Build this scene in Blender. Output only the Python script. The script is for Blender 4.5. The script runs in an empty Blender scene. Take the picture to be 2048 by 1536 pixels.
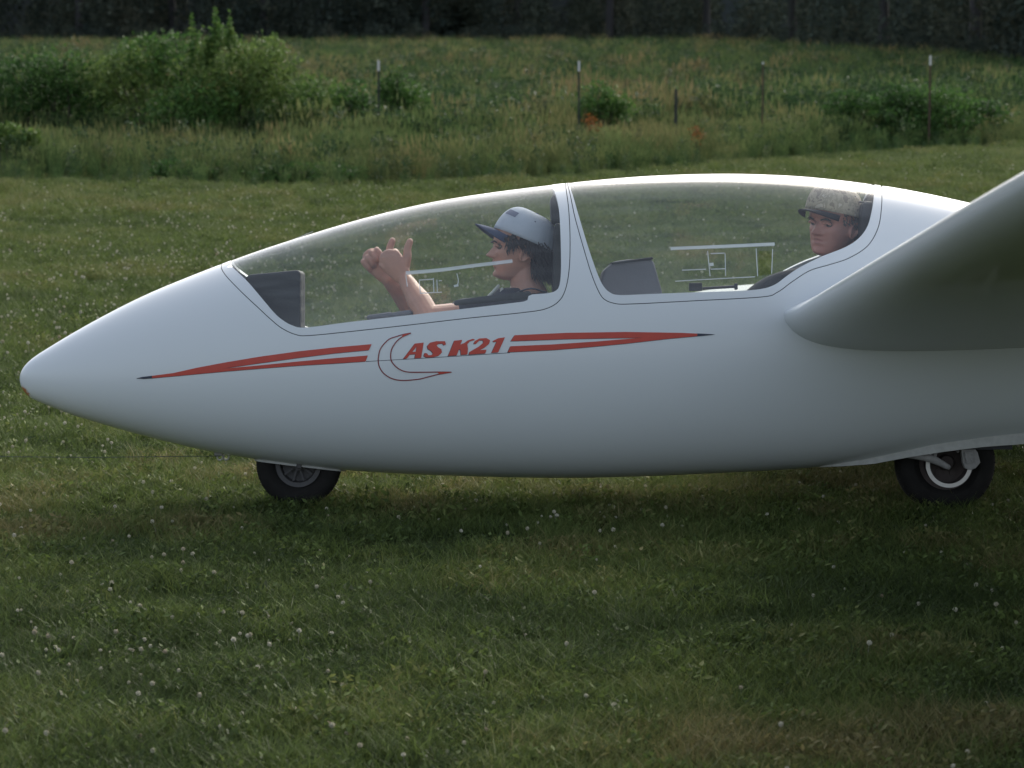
import bpy, bmesh, math, random
import numpy as np
from mathutils import Vector, Matrix, noise
from mathutils.geometry import delaunay_2d_cdt

random.seed(7)
rng = np.random.default_rng(11)
S = bpy.context.scene
COL = S.collection
R = math.radians

# ------------------------------------------------------------------ camera, light, exposure
CAM = Vector((0, -10.0, 1.77)); PITCH = R(7.5); FPX = 5622.0
KD = 10 / 7
cd = bpy.data.cameras.new('camera'); cam = bpy.data.objects.new('camera', cd); COL.objects.link(cam)
cam.location = CAM; cam.rotation_euler = (R(90) - PITCH, 0, 0)
cd.sensor_width = 36; cd.lens = FPX / 2048 * 36; cd.clip_end = 2000; cd.clip_start = 0.1
cd.dof.use_dof = True; cd.dof.focus_distance = 9.8; cd.dof.aperture_fstop = 7.0
S.camera = cam

SUN_EL, SUN_AZ = R(38), R(22)          # azimuth from +Y towards +X: behind the glider, a little to the right
W = bpy.data.worlds.new('World'); S.world = W; W.use_nodes = True
wn = W.node_tree.nodes; wl = W.node_tree.links
bg = wn['Background']; sky = wn.new('ShaderNodeTexSky'); sky.sky_type = 'NISHITA'; sky.sun_disc = False
sky.sun_elevation = SUN_EL; sky.sun_rotation = SUN_AZ; sky.air_density = 1.0; sky.dust_density = 4.0; sky.ozone_density = 1.0
hs = wn.new('ShaderNodeHueSaturation'); hs.inputs['Saturation'].default_value = 0.58
wl.new(sky.outputs[0], hs.inputs['Color']); wl.new(hs.outputs[0], bg.inputs[0]); bg.inputs[1].default_value = 0.15
sd = bpy.data.lights.new('sun', 'SUN'); sd.energy = 0.95; sd.angle = R(38); sd.color = (1, .93, .82)
sun = bpy.data.objects.new('sun', sd); COL.objects.link(sun)
sdir = Vector((math.sin(SUN_AZ) * math.cos(SUN_EL), math.cos(SUN_AZ) * math.cos(SUN_EL), math.sin(SUN_EL)))
sun.rotation_euler = (-sdir).to_track_quat('-Z', 'Y').to_euler(); sun.location = (20, 40, 40)
S.view_settings.view_transform = 'Standard'; S.view_settings.look = 'None'
S.view_settings.gamma = 1; S.view_settings.exposure = 1.0; S.view_settings.use_curve_mapping = False

# ------------------------------------------------------------------ picture measurements -> places
ROLL = R(-6.4)                         # far wing tip rests on the ground, near wing up
GM = Matrix.Rotation(ROLL, 4, 'X'); GI = GM.inverted()
CL = GI @ CAM
def ray(px, py):
    x = (px - 1024) / FPX; y = (768 - py) / FPX
    c, s = math.cos(PITCH), math.sin(PITCH)
    return Vector((x, c + y * s, -s + y * c))
def pl(px, py, y=0.0):                 # glider-local point on the local plane y
    d = GI.to_3x3() @ ray(px, py)
    return CL + d * ((y - CL.y) / d.y)
def proj(p):                           # glider-local point -> photo pixel
    v = GM @ p - CAM
    c, s = math.cos(PITCH), math.sin(PITCH)
    dz = v.y * c - v.z * s; up = v.y * s + v.z * c
    return 1024 + FPX * v.x / dz, 768 - FPX * up / dz
def gnd(px, py):
    d = ray(px, py); return CAM + d * (-CAM.z / d.z)
def atd(px, py, dist):                 # world point seen at that pixel, at depth y=dist
    d = ray(px, py); return CAM + d * (dist * KD / d.y)

# ------------------------------------------------------------------ helpers
def mat(name, col, rough=.6, metal=0, coat=0, spec=.5, var=0, vscale=8, bump=0, bscale=60, trans=0, sss=0):
    m = bpy.data.materials.new(name); m.use_nodes = True
    n = m.node_tree.nodes; l = m.node_tree.links; b = n['Principled BSDF']
    b.inputs['Base Color'].default_value = (*col, 1); b.inputs['Roughness'].default_value = rough
    b.inputs['Metallic'].default_value = metal; b.inputs['Coat Weight'].default_value = coat
    b.inputs['Coat Roughness'].default_value = .06; b.inputs['Specular IOR Level'].default_value = spec
    if sss: b.inputs['Subsurface Weight'].default_value = sss; b.inputs['Subsurface Radius'].default_value = (.012, .005, .003)
    tc = n.new('ShaderNodeTexCoord')
    if var:
        t = n.new('ShaderNodeTexNoise'); t.inputs['Scale'].default_value = vscale; t.inputs['Detail'].default_value = 5
        l.new(tc.outputs['Object'], t.inputs['Vector'])
        mx = n.new('ShaderNodeMix'); mx.data_type = 'RGBA'
        mx.inputs[6].default_value = (*[c * (1 - var) for c in col], 1); mx.inputs[7].default_value = (*[min(1, c * (1 + var)) for c in col], 1)
        l.new(t.outputs['Fac'], mx.inputs[0]); l.new(mx.outputs[2], b.inputs['Base Color'])
    if bump:
        t2 = n.new('ShaderNodeTexNoise'); t2.inputs['Scale'].default_value = bscale; t2.inputs['Detail'].default_value = 3
        l.new(tc.outputs['Object'], t2.inputs['Vector'])
        bp = n.new('ShaderNodeBump'); bp.inputs['Strength'].default_value = bump; bp.inputs['Distance'].default_value = .002
        l.new(t2.outputs['Fac'], bp.inputs['Height']); l.new(bp.outputs[0], b.inputs['Normal'])
    return m

def leafmat(name, c0, c1, c2, inst=True, rough=.55, tr=.35):
    """colour from a per-plant tint (0 green .. 1 dry) and a per-leaf random value"""
    m = bpy.data.materials.new(name); m.use_nodes = True
    n = m.node_tree.nodes; l = m.node_tree.links; b = n['Principled BSDF']; out = n['Material Output']
    at = n.new('ShaderNodeAttribute'); at.attribute_name = 'tint'; at.attribute_type = 'INSTANCER' if inst else 'GEOMETRY'
    ar = n.new('ShaderNodeAttribute'); ar.attribute_name = 'lv'; ar.attribute_type = 'GEOMETRY'
    cr = n.new('ShaderNodeValToRGB'); e = cr.color_ramp.elements
    e[0].color = (*c0, 1); e[1].color = (*c2, 1); k = e.new(.5); k.color = (*c1, 1)
    ad = n.new('ShaderNodeMath'); ad.operation = 'MULTIPLY_ADD'; ad.inputs[1].default_value = .3
    l.new(ar.outputs['Fac'], ad.inputs[0]); l.new(at.outputs['Fac'], ad.inputs[2])
    sb = n.new('ShaderNodeMath'); sb.operation = 'SUBTRACT'; sb.inputs[1].default_value = .15
    l.new(ad.outputs[0], sb.inputs[0]); l.new(sb.outputs[0], cr.inputs[0])
    mv = n.new('ShaderNodeMath'); mv.operation = 'MULTIPLY_ADD'; mv.inputs[1].default_value = .7; mv.inputs[2].default_value = .65
    l.new(ar.outputs['Fac'], mv.inputs[0])
    ml = n.new('ShaderNodeMix'); ml.data_type = 'RGBA'; ml.blend_type = 'MULTIPLY'; ml.inputs[0].default_value = 1
    l.new(cr.outputs[0], ml.inputs[6]); l.new(mv.outputs[0], ml.inputs[7])
    l.new(ml.outputs[2], b.inputs['Base Color']); b.inputs['Roughness'].default_value = rough; b.inputs['Specular IOR Level'].default_value = .12 if rough < .9 else 0
    t = n.new('ShaderNodeBsdfTranslucent'); l.new(ml.outputs[2], t.inputs[0])
    ms = n.new('ShaderNodeMixShader'); ms.inputs[0].default_value = tr
    l.new(b.outputs[0], ms.inputs[1]); l.new(t.outputs[0], ms.inputs[2]); l.new(ms.outputs[0], out.inputs[0])
    return m

def tag(o, label=None, cat=None, group=None, kind=None):
    if label: o['label'] = label
    if cat: o['category'] = cat
    if group: o['group'] = group
    if kind: o['kind'] = kind
    return o
def empty(name, M=None, loc=None):
    o = bpy.data.objects.new(name, None); COL.objects.link(o); o.empty_display_size = .1
    if M is not None: o.matrix_world = M
    if loc is not None: o.location = loc
    return o
def link(name, me, m, parent=None, smooth=True):
    if m is not None:
        me.materials.clear(); me.materials.append(m)
    o = bpy.data.objects.new(name, me); COL.objects.link(o)
    if parent is not None: o.parent = parent
    if smooth and len(me.polygons): me.polygons.foreach_set('use_smooth', [True] * len(me.polygons))
    return o
class MB:
    def __init__(s): s.v = []; s.f = []
    def add(s, v, f):
        b = len(s.v); s.v += [tuple(p) for p in v]; s.f += [tuple(i + b for i in q) for q in f]
    def box(s, c, d, rot=None):
        p = [Vector((x * d[0] / 2, y * d[1] / 2, z * d[2] / 2)) for x in (-1, 1) for y in (-1, 1) for z in (-1, 1)]
        if rot: p = [rot @ q for q in p]
        s.add([Vector(c) + q for q in p], [(0, 1, 3, 2), (4, 6, 7, 5), (0, 4, 5, 1), (2, 3, 7, 6), (0, 2, 6, 4), (1, 5, 7, 3)])
    def tube(s, pts, rad, n=12, ref=None, flat=None, caps=True):
        """rings along pts; rad = radius list; flat = per-ring ratio of the ref axis to the other"""
        pts = [Vector(p) for p in pts]; k = len(pts)
        if not isinstance(rad, (list, tuple)): rad = [rad] * k
        up = Vector(ref) if ref is not None else None
        vs = []; prev = None
        for i, p in enumerate(pts):
            t = (pts[min(i + 1, k - 1)] - pts[max(i - 1, 0)]).normalized()
            if up is not None: a = (up - t * up.dot(t)).normalized()
            elif prev is None: a = t.orthogonal().normalized()
            else: a = (prev - t * prev.dot(t)).normalized()
            prev = a; b = t.cross(a)
            fl = flat[i] if flat else 1.0
            for j in range(n):
                an = 2 * math.pi * j / n
                vs.append(p + a * (rad[i] * fl * math.cos(an)) + b * (rad[i] * math.sin(an)))
        fs = [(i * n + j, i * n + (j + 1) % n, (i + 1) * n + (j + 1) % n, (i + 1) * n + j) for i in range(k - 1) for j in range(n)]
        if caps:
            fs.append(tuple(range(n - 1, -1, -1))); fs.append(tuple((k - 1) * n + j for j in range(n)))
        s.add(vs, fs)
    def limb(s, pts, rad, n=14, **kw):     # tube with rounded ends and smooth interpolation
        pts = [Vector(p) for p in pts]
        P = []; Q = []
        for i in range(len(pts) - 1):
            p0, p1, p2, p3 = pts[max(i - 1, 0)], pts[i], pts[i + 1], pts[min(i + 2, len(pts) - 1)]
            for j in range(4):
                t = j / 4
                P.append(.5 * ((2 * p1) + (p2 - p0) * t + (2 * p0 - 5 * p1 + 4 * p2 - p3) * t * t + (3 * p1 - p0 - 3 * p2 + p3) * t ** 3))
                u = t * t * (3 - 2 * t); Q.append(rad[i] * (1 - u) + rad[i + 1] * u)
        P.append(pts[-1]); Q.append(rad[-1])
        fl = kw.pop('flat', None)
        def ext(Pa, Pb, r):
            d = (Pa - Pb).normalized(); return [(Pa + d * r * math.sin(a), r * math.cos(a)) for a in (.5, 1.0, 1.35)]
        e0 = ext(P[0], P[1], Q[0]); e1 = ext(P[-1], P[-2], Q[-1])
        P2 = [e[0] for e in reversed(e0)] + P + [e[0] for e in e1]; Q2 = [e[1] for e in reversed(e0)] + Q + [e[1] for e in e1]
        s.tube(P2, Q2, n, flat=[fl] * len(P2) if fl else None, **kw)
    def sphere(s, c, r, nu=12, nv=8, M=None):
        r = r if isinstance(r, (list, tuple)) else (r, r, r); vs = []
        for i in range(nv + 1):
            th = math.pi * i / nv
            for j in range(nu):
                ph = 2 * math.pi * j / nu
                v = Vector((r[0] * math.sin(th) * math.cos(ph), r[1] * math.sin(th) * math.sin(ph), r[2] * math.cos(th)))
                if M: v = M @ v
                vs.append(Vector(c) + v)
        s.add(vs, [(i * nu + j, (i + 1) * nu + j, (i + 1) * nu + (j + 1) % nu, i * nu + (j + 1) % nu) for i in range(nv) for j in range(nu)])
    def lathe(s, prof, c, n=48, axis='y'):  # prof of (radius, offset along axis), closed loop
        vs = []; k = len(prof)
        for j in range(n):
            a = 2 * math.pi * j / n
            for r, o in prof: vs.append((c[0] + r * math.cos(a), c[1] + o, c[2] + r * math.sin(a)))
        s.add(vs, [(j * k + i, j * k + (i + 1) % k, ((j + 1) % n) * k + (i + 1) % k, ((j + 1) % n) * k + i) for j in range(n) for i in range(k)])
    def prism(s, poly, y0, y1):            # poly of (x,z) extruded in y
        k = len(poly)
        s.add([(p[0], y0, p[1]) for p in poly] + [(p[0], y1, p[1]) for p in poly],
              [tuple(range(k)), tuple(range(2 * k - 1, k - 1, -1))] + [(i, i + k, (i + 1) % k + k, (i + 1) % k) for i in range(k)])
    def mesh(s, name, fix=True):
        me = bpy.data.meshes.new(name); me.from_pydata(s.v, [], s.f)
        if fix:
            bm = bmesh.new(); bm.from_mesh(me); bmesh.ops.remove_doubles(bm, verts=bm.verts, dist=1e-6)
            bmesh.ops.recalc_face_normals(bm, faces=bm.faces); bm.to_mesh(me); bm.free()
        return me
    def build(s, name, m, parent=None, smooth=True, bevel=0, fix=True):
        o = link(name, s.mesh(name, fix), m, parent, smooth)
        if bevel:
            b = o.modifiers.new('b', 'BEVEL'); b.width = bevel; b.segments = 3; b.limit_method = 'ANGLE'
        if smooth:
            try: o.data.set_sharp_from_angle(angle=R(42))
            except Exception: pass
        return o

# ------------------------------------------------------------------ materials
def gelcoat(name, col):
    m = mat(name, col, .3, coat=.18, spec=.4)
    n = m.node_tree.nodes; l = m.node_tree.links; b = n['Principled BSDF']; tc = n['Texture Coordinate']
    t = n.new('ShaderNodeTexNoise'); t.inputs['Scale'].default_value = 1.6; t.inputs['Detail'].default_value = 2; t.inputs['Roughness'].default_value = .5
    l.new(tc.outputs['Object'], t.inputs['Vector'])
    mx = n.new('ShaderNodeMix'); mx.data_type = 'RGBA'; mx.inputs[6].default_value = (*[c * .97 for c in col], 1); mx.inputs[7].default_value = (*[min(1, c * 1.02) for c in col], 1)
    l.new(t.outputs['Fac'], mx.inputs[0]); l.new(mx.outputs[2], b.inputs['Base Color'])
    mr = n.new('ShaderNodeMapRange'); mr.inputs[3].default_value = .27; mr.inputs[4].default_value = .33
    l.new(t.outputs['Fac'], mr.inputs[0]); l.new(mr.outputs[0], b.inputs['Roughness'])
    return m
M_WHITE = gelcoat('white_gelcoat', (.64, .672, .685))
# chipped orange scuff on the underside of the nose tip
n = M_WHITE.node_tree.nodes; l = M_WHITE.node_tree.links; b = n['Principled BSDF']
src = b.inputs['Base Color'].links[0].from_socket
NOSE = pl(52, 783, -.02)
tc = n['Texture Coordinate']; vm = n.new('ShaderNodeVectorMath'); vm.operation = 'DISTANCE'; vm.inputs[1].default_value = NOSE
l.new(tc.outputs['Object'], vm.inputs[0])
tn = n.new('ShaderNodeTexNoise'); tn.inputs['Scale'].default_value = 60; l.new(tc.outputs['Object'], tn.inputs['Vector'])
m1 = n.new('ShaderNodeMath'); m1.operation = 'MULTIPLY_ADD'; m1.inputs[1].default_value = -.03; l.new(tn.outputs['Fac'], m1.inputs[0]); l.new(vm.outputs['Value'], m1.inputs[2])
m2 = n.new('ShaderNodeMapRange'); m2.inputs[1].default_value = .012; m2.inputs[2].default_value = .004; l.new(m1.outputs[0], m2.inputs[0])
mx = n.new('ShaderNodeMix'); mx.data_type = 'RGBA'; mx.inputs[7].default_value = (.45, .17, .07, 1)
l.new(m2.outputs[0], mx.inputs[0]); l.new(src, mx.inputs[6]); l.new(mx.outputs[2], b.inputs['Base Color'])

M_INNER = mat('grey_cockpit_paint', (.42, .44, .45), .6, var=.1)
M_SEAM = mat('dark_joint', (.03, .035, .04), .8)
M_RED = mat('red_vinyl', (.50, .052, .030), .38, var=.12, vscale=25)
M_DKRED = mat('dark_red_vinyl', (.22, .03, .035), .4)
M_NAVY = mat('navy_vinyl', (.02, .025, .05), .4)
M_RUBBER = mat('tyre_rubber', (.017, .016, .015), .95, spec=.2, var=.4, vscale=30, bump=.4, bscale=200)
M_RIM = mat('grey_cast_wheel', (.065, .062, .062), .6, metal=.3, var=.3, vscale=60)
M_STEEL = mat('brushed_steel', (.55, .53, .50), .42, metal=.55, var=.2, vscale=80)
M_PRIMER = mat('painted_steel', (.26, .25, .24), .55, var=.3, vscale=70)
M_BLACK = mat('black_vinyl', (.022, .023, .027), .6, var=.2, vscale=30, bump=.3, bscale=150)
M_HOOD = mat('grey_instrument_hood', (.13, .13, .15), .7, var=.15, vscale=20, bump=.3, bscale=120)
M_SKIN = mat('skin_light', (.50, .255, .185), .5, var=.14, vscale=26, sss=.12, bump=.25, bscale=220)
M_SKIN2 = mat('skin_ruddy', (.48, .215, .165), .5, var=.18, vscale=26, sss=.12, bump=.35, bscale=220)
M_LIP = mat('lips', (.38, .15, .12), .45); M_EYE = mat('shaded_eye_white', (.13, .105, .09), .2); M_IRIS = mat('dark_iris', (.03, .02, .015), .2)  # eye whites darkened: the shadow over the eyes is in their colour
M_HAIR = mat('dark_brown_hair', (.022, .013, .010), .5); M_HAIR2 = mat('greying_hair', (.07, .055, .05), .6)
M_SHIRT = mat('charcoal_shirt', (.035, .038, .055), .9, var=.2, vscale=30, bump=.5, bscale=300)
M_SHIRT2 = mat('black_shirt', (.018, .018, .022), .9, var=.2, vscale=30, bump=.5, bscale=300)
M_STRIPE = mat('pale_trim', (.5, .5, .46), .9)
M_JEAN = mat('blue_denim', (.04, .055, .10), .9)
M_CAPW = mat('pale_grey_cloth', (.50, .53, .60), .9, var=.08, vscale=40, bump=.6, bscale=500)
M_CAPN = mat('navy_cloth', (.035, .048, .10), .85, bump=.5, bscale=500)
M_CAPD = mat('dark_brim_cloth', (.018, .016, .022), .85, bump=.5, bscale=500)
M_ROPE = mat('tow_rope_fibre', (.05, .065, .06), .8)
def camo():
    m = mat('camouflage_cloth', (.3, .25, .18), .9); n = m.node_tree.nodes; l = m.node_tree.links
    t = n.new('ShaderNodeTexNoise'); t.inputs['Scale'].default_value = 30; t.inputs['Detail'].default_value = 4
    l.new(n['Texture Coordinate'].outputs['Object'], t.inputs['Vector'])
    c = n.new('ShaderNodeValToRGB'); c.color_ramp.interpolation = 'CONSTANT'; e = c.color_ramp.elements
    e[0].color = (.24, .19, .135, 1); e[1].position = .60; e[1].color = (.52, .44, .34, 1)
    k = e.new(.44); k.color = (.42, .35, .25, 1); k = e.new(.52); k.color = (.32, .27, .19, 1)
    l.new(t.outputs['Fac'], c.inputs[0]); l.new(c.outputs[0], n['Principled BSDF'].inputs['Base Color'])
    return m
M_CAMO = camo()
def acrylic():
    m = bpy.data.materials.new('clear_acrylic_canopy'); m.use_nodes = True
    n = m.node_tree.nodes; l = m.node_tree.links; n.remove(n['Principled BSDF']); out = n['Material Output']
    tr = n.new('ShaderNodeBsdfTransparent'); tr.inputs[0].default_value = (.89, .92, .91, 1)
    di = n.new('ShaderNodeBsdfDiffuse'); di.inputs[0].default_value = (.62, .66, .68, 1)
    gl = n.new('ShaderNodeBsdfGlossy'); gl.inputs['Roughness'].default_value = .09; gl.inputs[0].default_value = (1, 1, 1, 1)
    tc = n.new('ShaderNodeTexCoord'); mp = n.new('ShaderNodeMapping'); mp.inputs['Scale'].default_value = (.9, 22, 24)
    l.new(tc.outputs['Object'], mp.inputs[0])
    ns = n.new('ShaderNodeTexNoise'); ns.inputs['Scale'].default_value = 1.6; ns.inputs['Detail'].default_value = 6; l.new(mp.outputs[0], ns.inputs['Vector'])
    mr = n.new('ShaderNodeMapRange'); mr.inputs[1].default_value = .45; mr.inputs[2].default_value = .72; mr.inputs[3].default_value = .034; mr.inputs[4].default_value = .085
    l.new(ns.outputs['Fac'], mr.inputs[0])
    a = n.new('ShaderNodeMixShader'); l.new(mr.outputs[0], a.inputs[0]); l.new(tr.outputs[0], a.inputs[1]); l.new(di.outputs[0], a.inputs[2])
    fr = n.new('ShaderNodeFresnel'); ge = n.new('ShaderNodeNewGeometry'); io = n.new('ShaderNodeMapRange'); io.inputs[3].default_value = 1.49; io.inputs[4].default_value = 1 / 1.49
    l.new(ge.outputs['Backfacing'], io.inputs[0]); l.new(io.outputs[0], fr.inputs[0])     # a thin sheet reflects alike from both sides
    # pale diffuse mixed in at grazing angles paints the bright highlight along the top
    lw = n.new('ShaderNodeLayerWeight'); lw.inputs[0].default_value = .5
    pw = n.new('ShaderNodeMath'); pw.operation = 'POWER'; pw.inputs[1].default_value = 3.6; l.new(lw.outputs['Facing'], pw.inputs[0])
    pm = n.new('ShaderNodeMath'); pm.operation = 'MULTIPLY'; pm.inputs[1].default_value = .75; l.new(pw.outputs[0], pm.inputs[0])
    c = n.new('ShaderNodeMixShader'); l.new(pm.outputs[0], c.inputs[0]); l.new(a.outputs[0], c.inputs[1]); l.new(di.outputs[0], c.inputs[2])
    d = n.new('ShaderNodeMixShader'); l.new(fr.outputs[0], d.inputs[0]); l.new(c.outputs[0], d.inputs[1]); l.new(gl.outputs[0], d.inputs[2])
    l.new(d.outputs[0], out.inputs[0]); return m
M_GLASS = acrylic()
def clearrail():
    m = bpy.data.materials.new('frosted_acrylic_edge'); m.use_nodes = True
    n = m.node_tree.nodes; l = m.node_tree.links; b = n['Principled BSDF']; out = n['Material Output']
    b.inputs['Base Color'].default_value = (.75, .80, .82, 1); b.inputs['Roughness'].default_value = .2
    tr = n.new('ShaderNodeBsdfTransparent'); ms = n.new('ShaderNodeMixShader'); ms.inputs[0].default_value = .42
    l.new(tr.outputs[0], ms.inputs[1]); l.new(b.outputs[0], ms.inputs[2]); l.new(ms.outputs[0], out.inputs[0]); return m
M_RAIL = clearrail()

# ------------------------------------------------------------------ ground
def ground_material():
    m = mat('meadow_soil_and_thatch', (.05, .06, .025), 1, spec=0); n = m.node_tree.nodes; l = m.node_tree.links
    tc = n['Texture Coordinate']
    t = n.new('ShaderNodeTexNoise'); t.inputs['Scale'].default_value = .9; t.inputs['Detail'].default_value = 7
    l.new(tc.outputs['Object'], t.inputs['Vector'])
    c = n.new('ShaderNodeValToRGB'); e = c.color_ramp.elements; e[0].position = .35; e[0].color = (.018, .030, .010, 1); e[1].position = .68; e[1].color = (.034, .040, .016, 1)
    l.new(t.outputs['Fac'], c.inputs[0]); l.new(c.outputs[0], n['Principled BSDF'].inputs['Base Color'])
    return m
g = MB(); g.add([(-400, -60, 0), (400, -60, 0), (400, 500, 0), (-400, 500, 0)], [(0, 1, 2, 3)])
gr = g.build('ground', ground_material(), smooth=False); tag(gr, kind='structure')

# mown edge, taken along the ground
EDGE = [gnd(*p) for p in [(-700, 362), (-300, 363), (0, 366), (300, 370), (560, 378), (800, 376), (1100, 362), (1500, 328), (2048, 291), (2500, 262), (3000, 245)]]
ex = np.array([p.x for p in EDGE]); ey = np.array([p.y for p in EDGE])
def edge_y(x): return np.interp(x, ex, ey)

def fbm(x, y, s, o=3, seed=0.0):
    return noise.fractal(Vector((x * s + seed, y * s - seed * .7, seed)), 1.0, 2.0, o)

# ---- instancing helper for uncountable growth
def blades(nb, rad, h0, h1, wd, lean=.35, curl=.5, seg=2, seed=0, heads=0.0, lv0=0.0, lv1=1.0):
    r = np.random.default_rng(seed); V = []; F = []; LV = []
    for _ in range(nb):
        a = r.uniform(0, 6.283); q = rad * math.sqrt(r.uniform()); x, y = q * math.cos(a), q * math.sin(a)
        h = r.uniform(h0, h1); az = r.uniform(0, 6.283); ln = h * lean * r.uniform(.2, 1.3); w = wd * r.uniform(.6, 1.3)
        fx = r.uniform(0, 6.283); px, py = math.cos(fx) * w / 2, math.sin(fx) * w / 2
        b = len(V); lv = r.uniform(lv0, lv1)
        for k in range(seg + 1):
            t = k / seg; dx = math.cos(az) * ln * t ** (1 + curl); dy = math.sin(az) * ln * t ** (1 + curl); z = h * (t - .12 * curl * t * t)
            ww = 1 - t * .9 if k < seg else .08
            V += [(x + dx - px * ww, y + dy - py * ww, z), (x + dx + px * ww, y + dy + py * ww, z)]
        for k in range(seg): F.append((b + 2 * k, b + 2 * k + 1, b + 2 * k + 3, b + 2 * k + 2)); LV.append(lv)
        if heads and r.uniform() < heads:
            b = len(V); X, Y = x + math.cos(az) * ln, y + math.sin(az) * ln; hh = h * .2; hw = wd * 1.1
            V += [(X, Y, h * .82), (X - hw, Y, h * .9), (X, Y + hw, h * .93), (X + hw, Y, h * .9), (X + .01, Y, h * .85 + hh)]
            F += [(b, b + 1, b + 4), (b, b + 2, b + 4), (b, b + 3, b + 4)]; LV += [1.15] * 3
    return V, F, LV
def leaves(nl, rx, ry, z0, z1, size, seed=0, droop=.5, stems=6):
    r = np.random.default_rng(seed); V = []; F = []; LV = []
    for _ in range(nl):
        a = r.uniform(0, 6.283); u = math.sqrt(r.uniform()); z = r.uniform(z0, z1); k = 1 - .5 * ((z - z0) / (z1 - z0)) ** 2
        x, y = rx * u * math.cos(a) * k, ry * u * math.sin(a) * k
        s = size * r.uniform(.5, 1.3); n = Vector((r.normal() * .7, r.normal() * .7, .6)).normalized()
        t = n.orthogonal().normalized(); t = Matrix.Rotation(r.uniform(0, 6.283), 3, n) @ t; q = n.cross(t); c = Vector((x, y, z)); b = len(V)
        V += [tuple(c - t * s), tuple(c + q * s * .42), tuple(c + t * s - n * s * droop * .4), tuple(c - q * s * .42)]
        F += [(b, b + 1, b + 2, b + 3)]; LV.append(r.uniform())
    for _ in range(stems):
        a = r.uniform(0, 6.283); u = .7 * r.uniform(); x, y = rx * u * math.cos(a), ry * u * math.sin(a); b = len(V); w = size * .10
        V += [(x * .5 - w, y * .5, 0), (x * .5 + w, y * .5, 0), (x + w * .5, y, z1 * .9), (x - w * .5, y, z1 * .9)]; F += [(b, b + 1, b + 2, b + 3)]; LV.append(.9)
    return V, F, LV
def vmesh(name, data, m):
    V, F, LV = data; me = bpy.data.meshes.new(name); me.from_pydata(V, [], F)
    a = me.attributes.new('lv', 'FLOAT', 'FACE'); a.data.foreach_set('value', np.array(LV, dtype=np.float32)); me.materials.append(m); return me
def scatter(name, pts, rot, scl, idx, tint, meshes, label, cat):
    c = bpy.data.collections.new(name + '_forms')
    for i, me in enumerate(meshes):
        o = bpy.data.objects.new('%s_form_%02d' % (name, i), me); c.objects.link(o)
    me = bpy.data.meshes.new(name); me.vertices.add(len(pts)); me.vertices.foreach_set('co', np.asarray(pts, dtype=np.float32).ravel())
    for nm, ty, d in (('rot', 'FLOAT_VECTOR', rot), ('scl', 'FLOAT', scl), ('idx', 'INT', idx), ('tint', 'FLOAT', tint)):
        a = me.attributes.new(nm, ty, 'POINT')
        a.data.foreach_set('vector' if ty == 'FLOAT_VECTOR' else 'value', np.asarray(d, dtype=np.int32 if ty == 'INT' else np.float32).ravel())
    o = bpy.data.objects.new(name, me); COL.objects.link(o)
    ng = bpy.data.node_groups.new(name + '_growth', 'GeometryNodeTree')
    ng.interface.new_socket('Geometry', in_out='INPUT', socket_type='NodeSocketGeometry'); ng.interface.new_socket('Geometry', in_out='OUTPUT', socket_type='NodeSocketGeometry')
    gi = ng.nodes.new('NodeGroupInput'); go = ng.nodes.new('NodeGroupOutput'); ip = ng.nodes.new('GeometryNodeInstanceOnPoints')
    ci = ng.nodes.new('GeometryNodeCollectionInfo'); ci.inputs['Collection'].default_value = c; ci.inputs['Separate Children'].default_value = True; ci.inputs['Reset Children'].default_value = True
    def na(nm, ty):
        q = ng.nodes.new('GeometryNodeInputNamedAttribute'); q.data_type = ty; q.inputs['Name'].default_value = nm
        return next(s for s in q.outputs if s.enabled and s.name == 'Attribute')
    L = ng.links
    L.new(gi.outputs[0], ip.inputs['Points']); L.new(ci.outputs[0], ip.inputs['Instance']); ip.inputs['Pick Instance'].default_value = True
    L.new(na('idx', 'INT'), ip.inputs['Instance Index']); L.new(na('rot', 'FLOAT_VECTOR'), ip.inputs['Rotation']); L.new(na('scl', 'FLOAT'), ip.inputs['Scale'])
    L.new(ip.outputs[0], go.inputs[0])
    md = o.modifiers.new('growth', 'NODES'); md.node_group = ng
    tag(o, label, cat, kind='stuff'); return o

def frustum_points(y0, y1, dens, margin=1.2, extra=.8):
    """random points on the ground between depths y0..y1 seen by the camera, with a margin"""
    y0 *= KD; y1 *= KD; hw = lambda d: (d * 1024 / FPX) * margin + extra
    A = (hw(y0) + hw(y1)) * (y1 - y0); k = int(A * dens)
    d = rng.uniform(y0, y1, int(k * 1.6)); x = rng.uniform(-1, 1, len(d)) * hw(y1)
    keep = np.abs(x) < hw(d); d = d[keep][:k]; x = x[keep][:k]
    return x, d + CAM.y

# turf
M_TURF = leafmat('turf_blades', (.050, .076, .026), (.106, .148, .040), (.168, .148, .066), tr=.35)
turf_forms = [vmesh('turf_%d' % i, blades(100, .080, .020, .056, .0034, lean=1.0, curl=.8, seed=i), M_TURF) for i in range(4)]
turf_forms += [vmesh('turf_c%d' % i, leaves(34, .07, .07, .012, .042, .010, seed=20 + i, stems=0), M_TURF) for i in range(2)]
X = []; Y = []; SC = []
for (a, b_, dn, sc) in ((3.9, 6.2, 310, 1.15), (6.2, 10, 210, 1.2), (10, 17, 110, 1.35), (17, 26, 48, 1.6), (26, 36, 22, 2.0)):
    x, y = frustum_points(a, b_, dn); X.append(x); Y.append(y); SC.append(np.full(len(x), sc))
X = np.concatenate(X); Y = np.concatenate(Y); SC = np.concatenate(SC)
k = Y < edge_y(X) + .3; X, Y, SC = X[k], Y[k], SC[k]
big = np.array([fbm(x, y, .55, 4, 3.1) for x, y in zip(X, Y)]); fine = np.array([fbm(x, y, 2.6, 2, 9.3) for x, y in zip(X, Y)])
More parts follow.
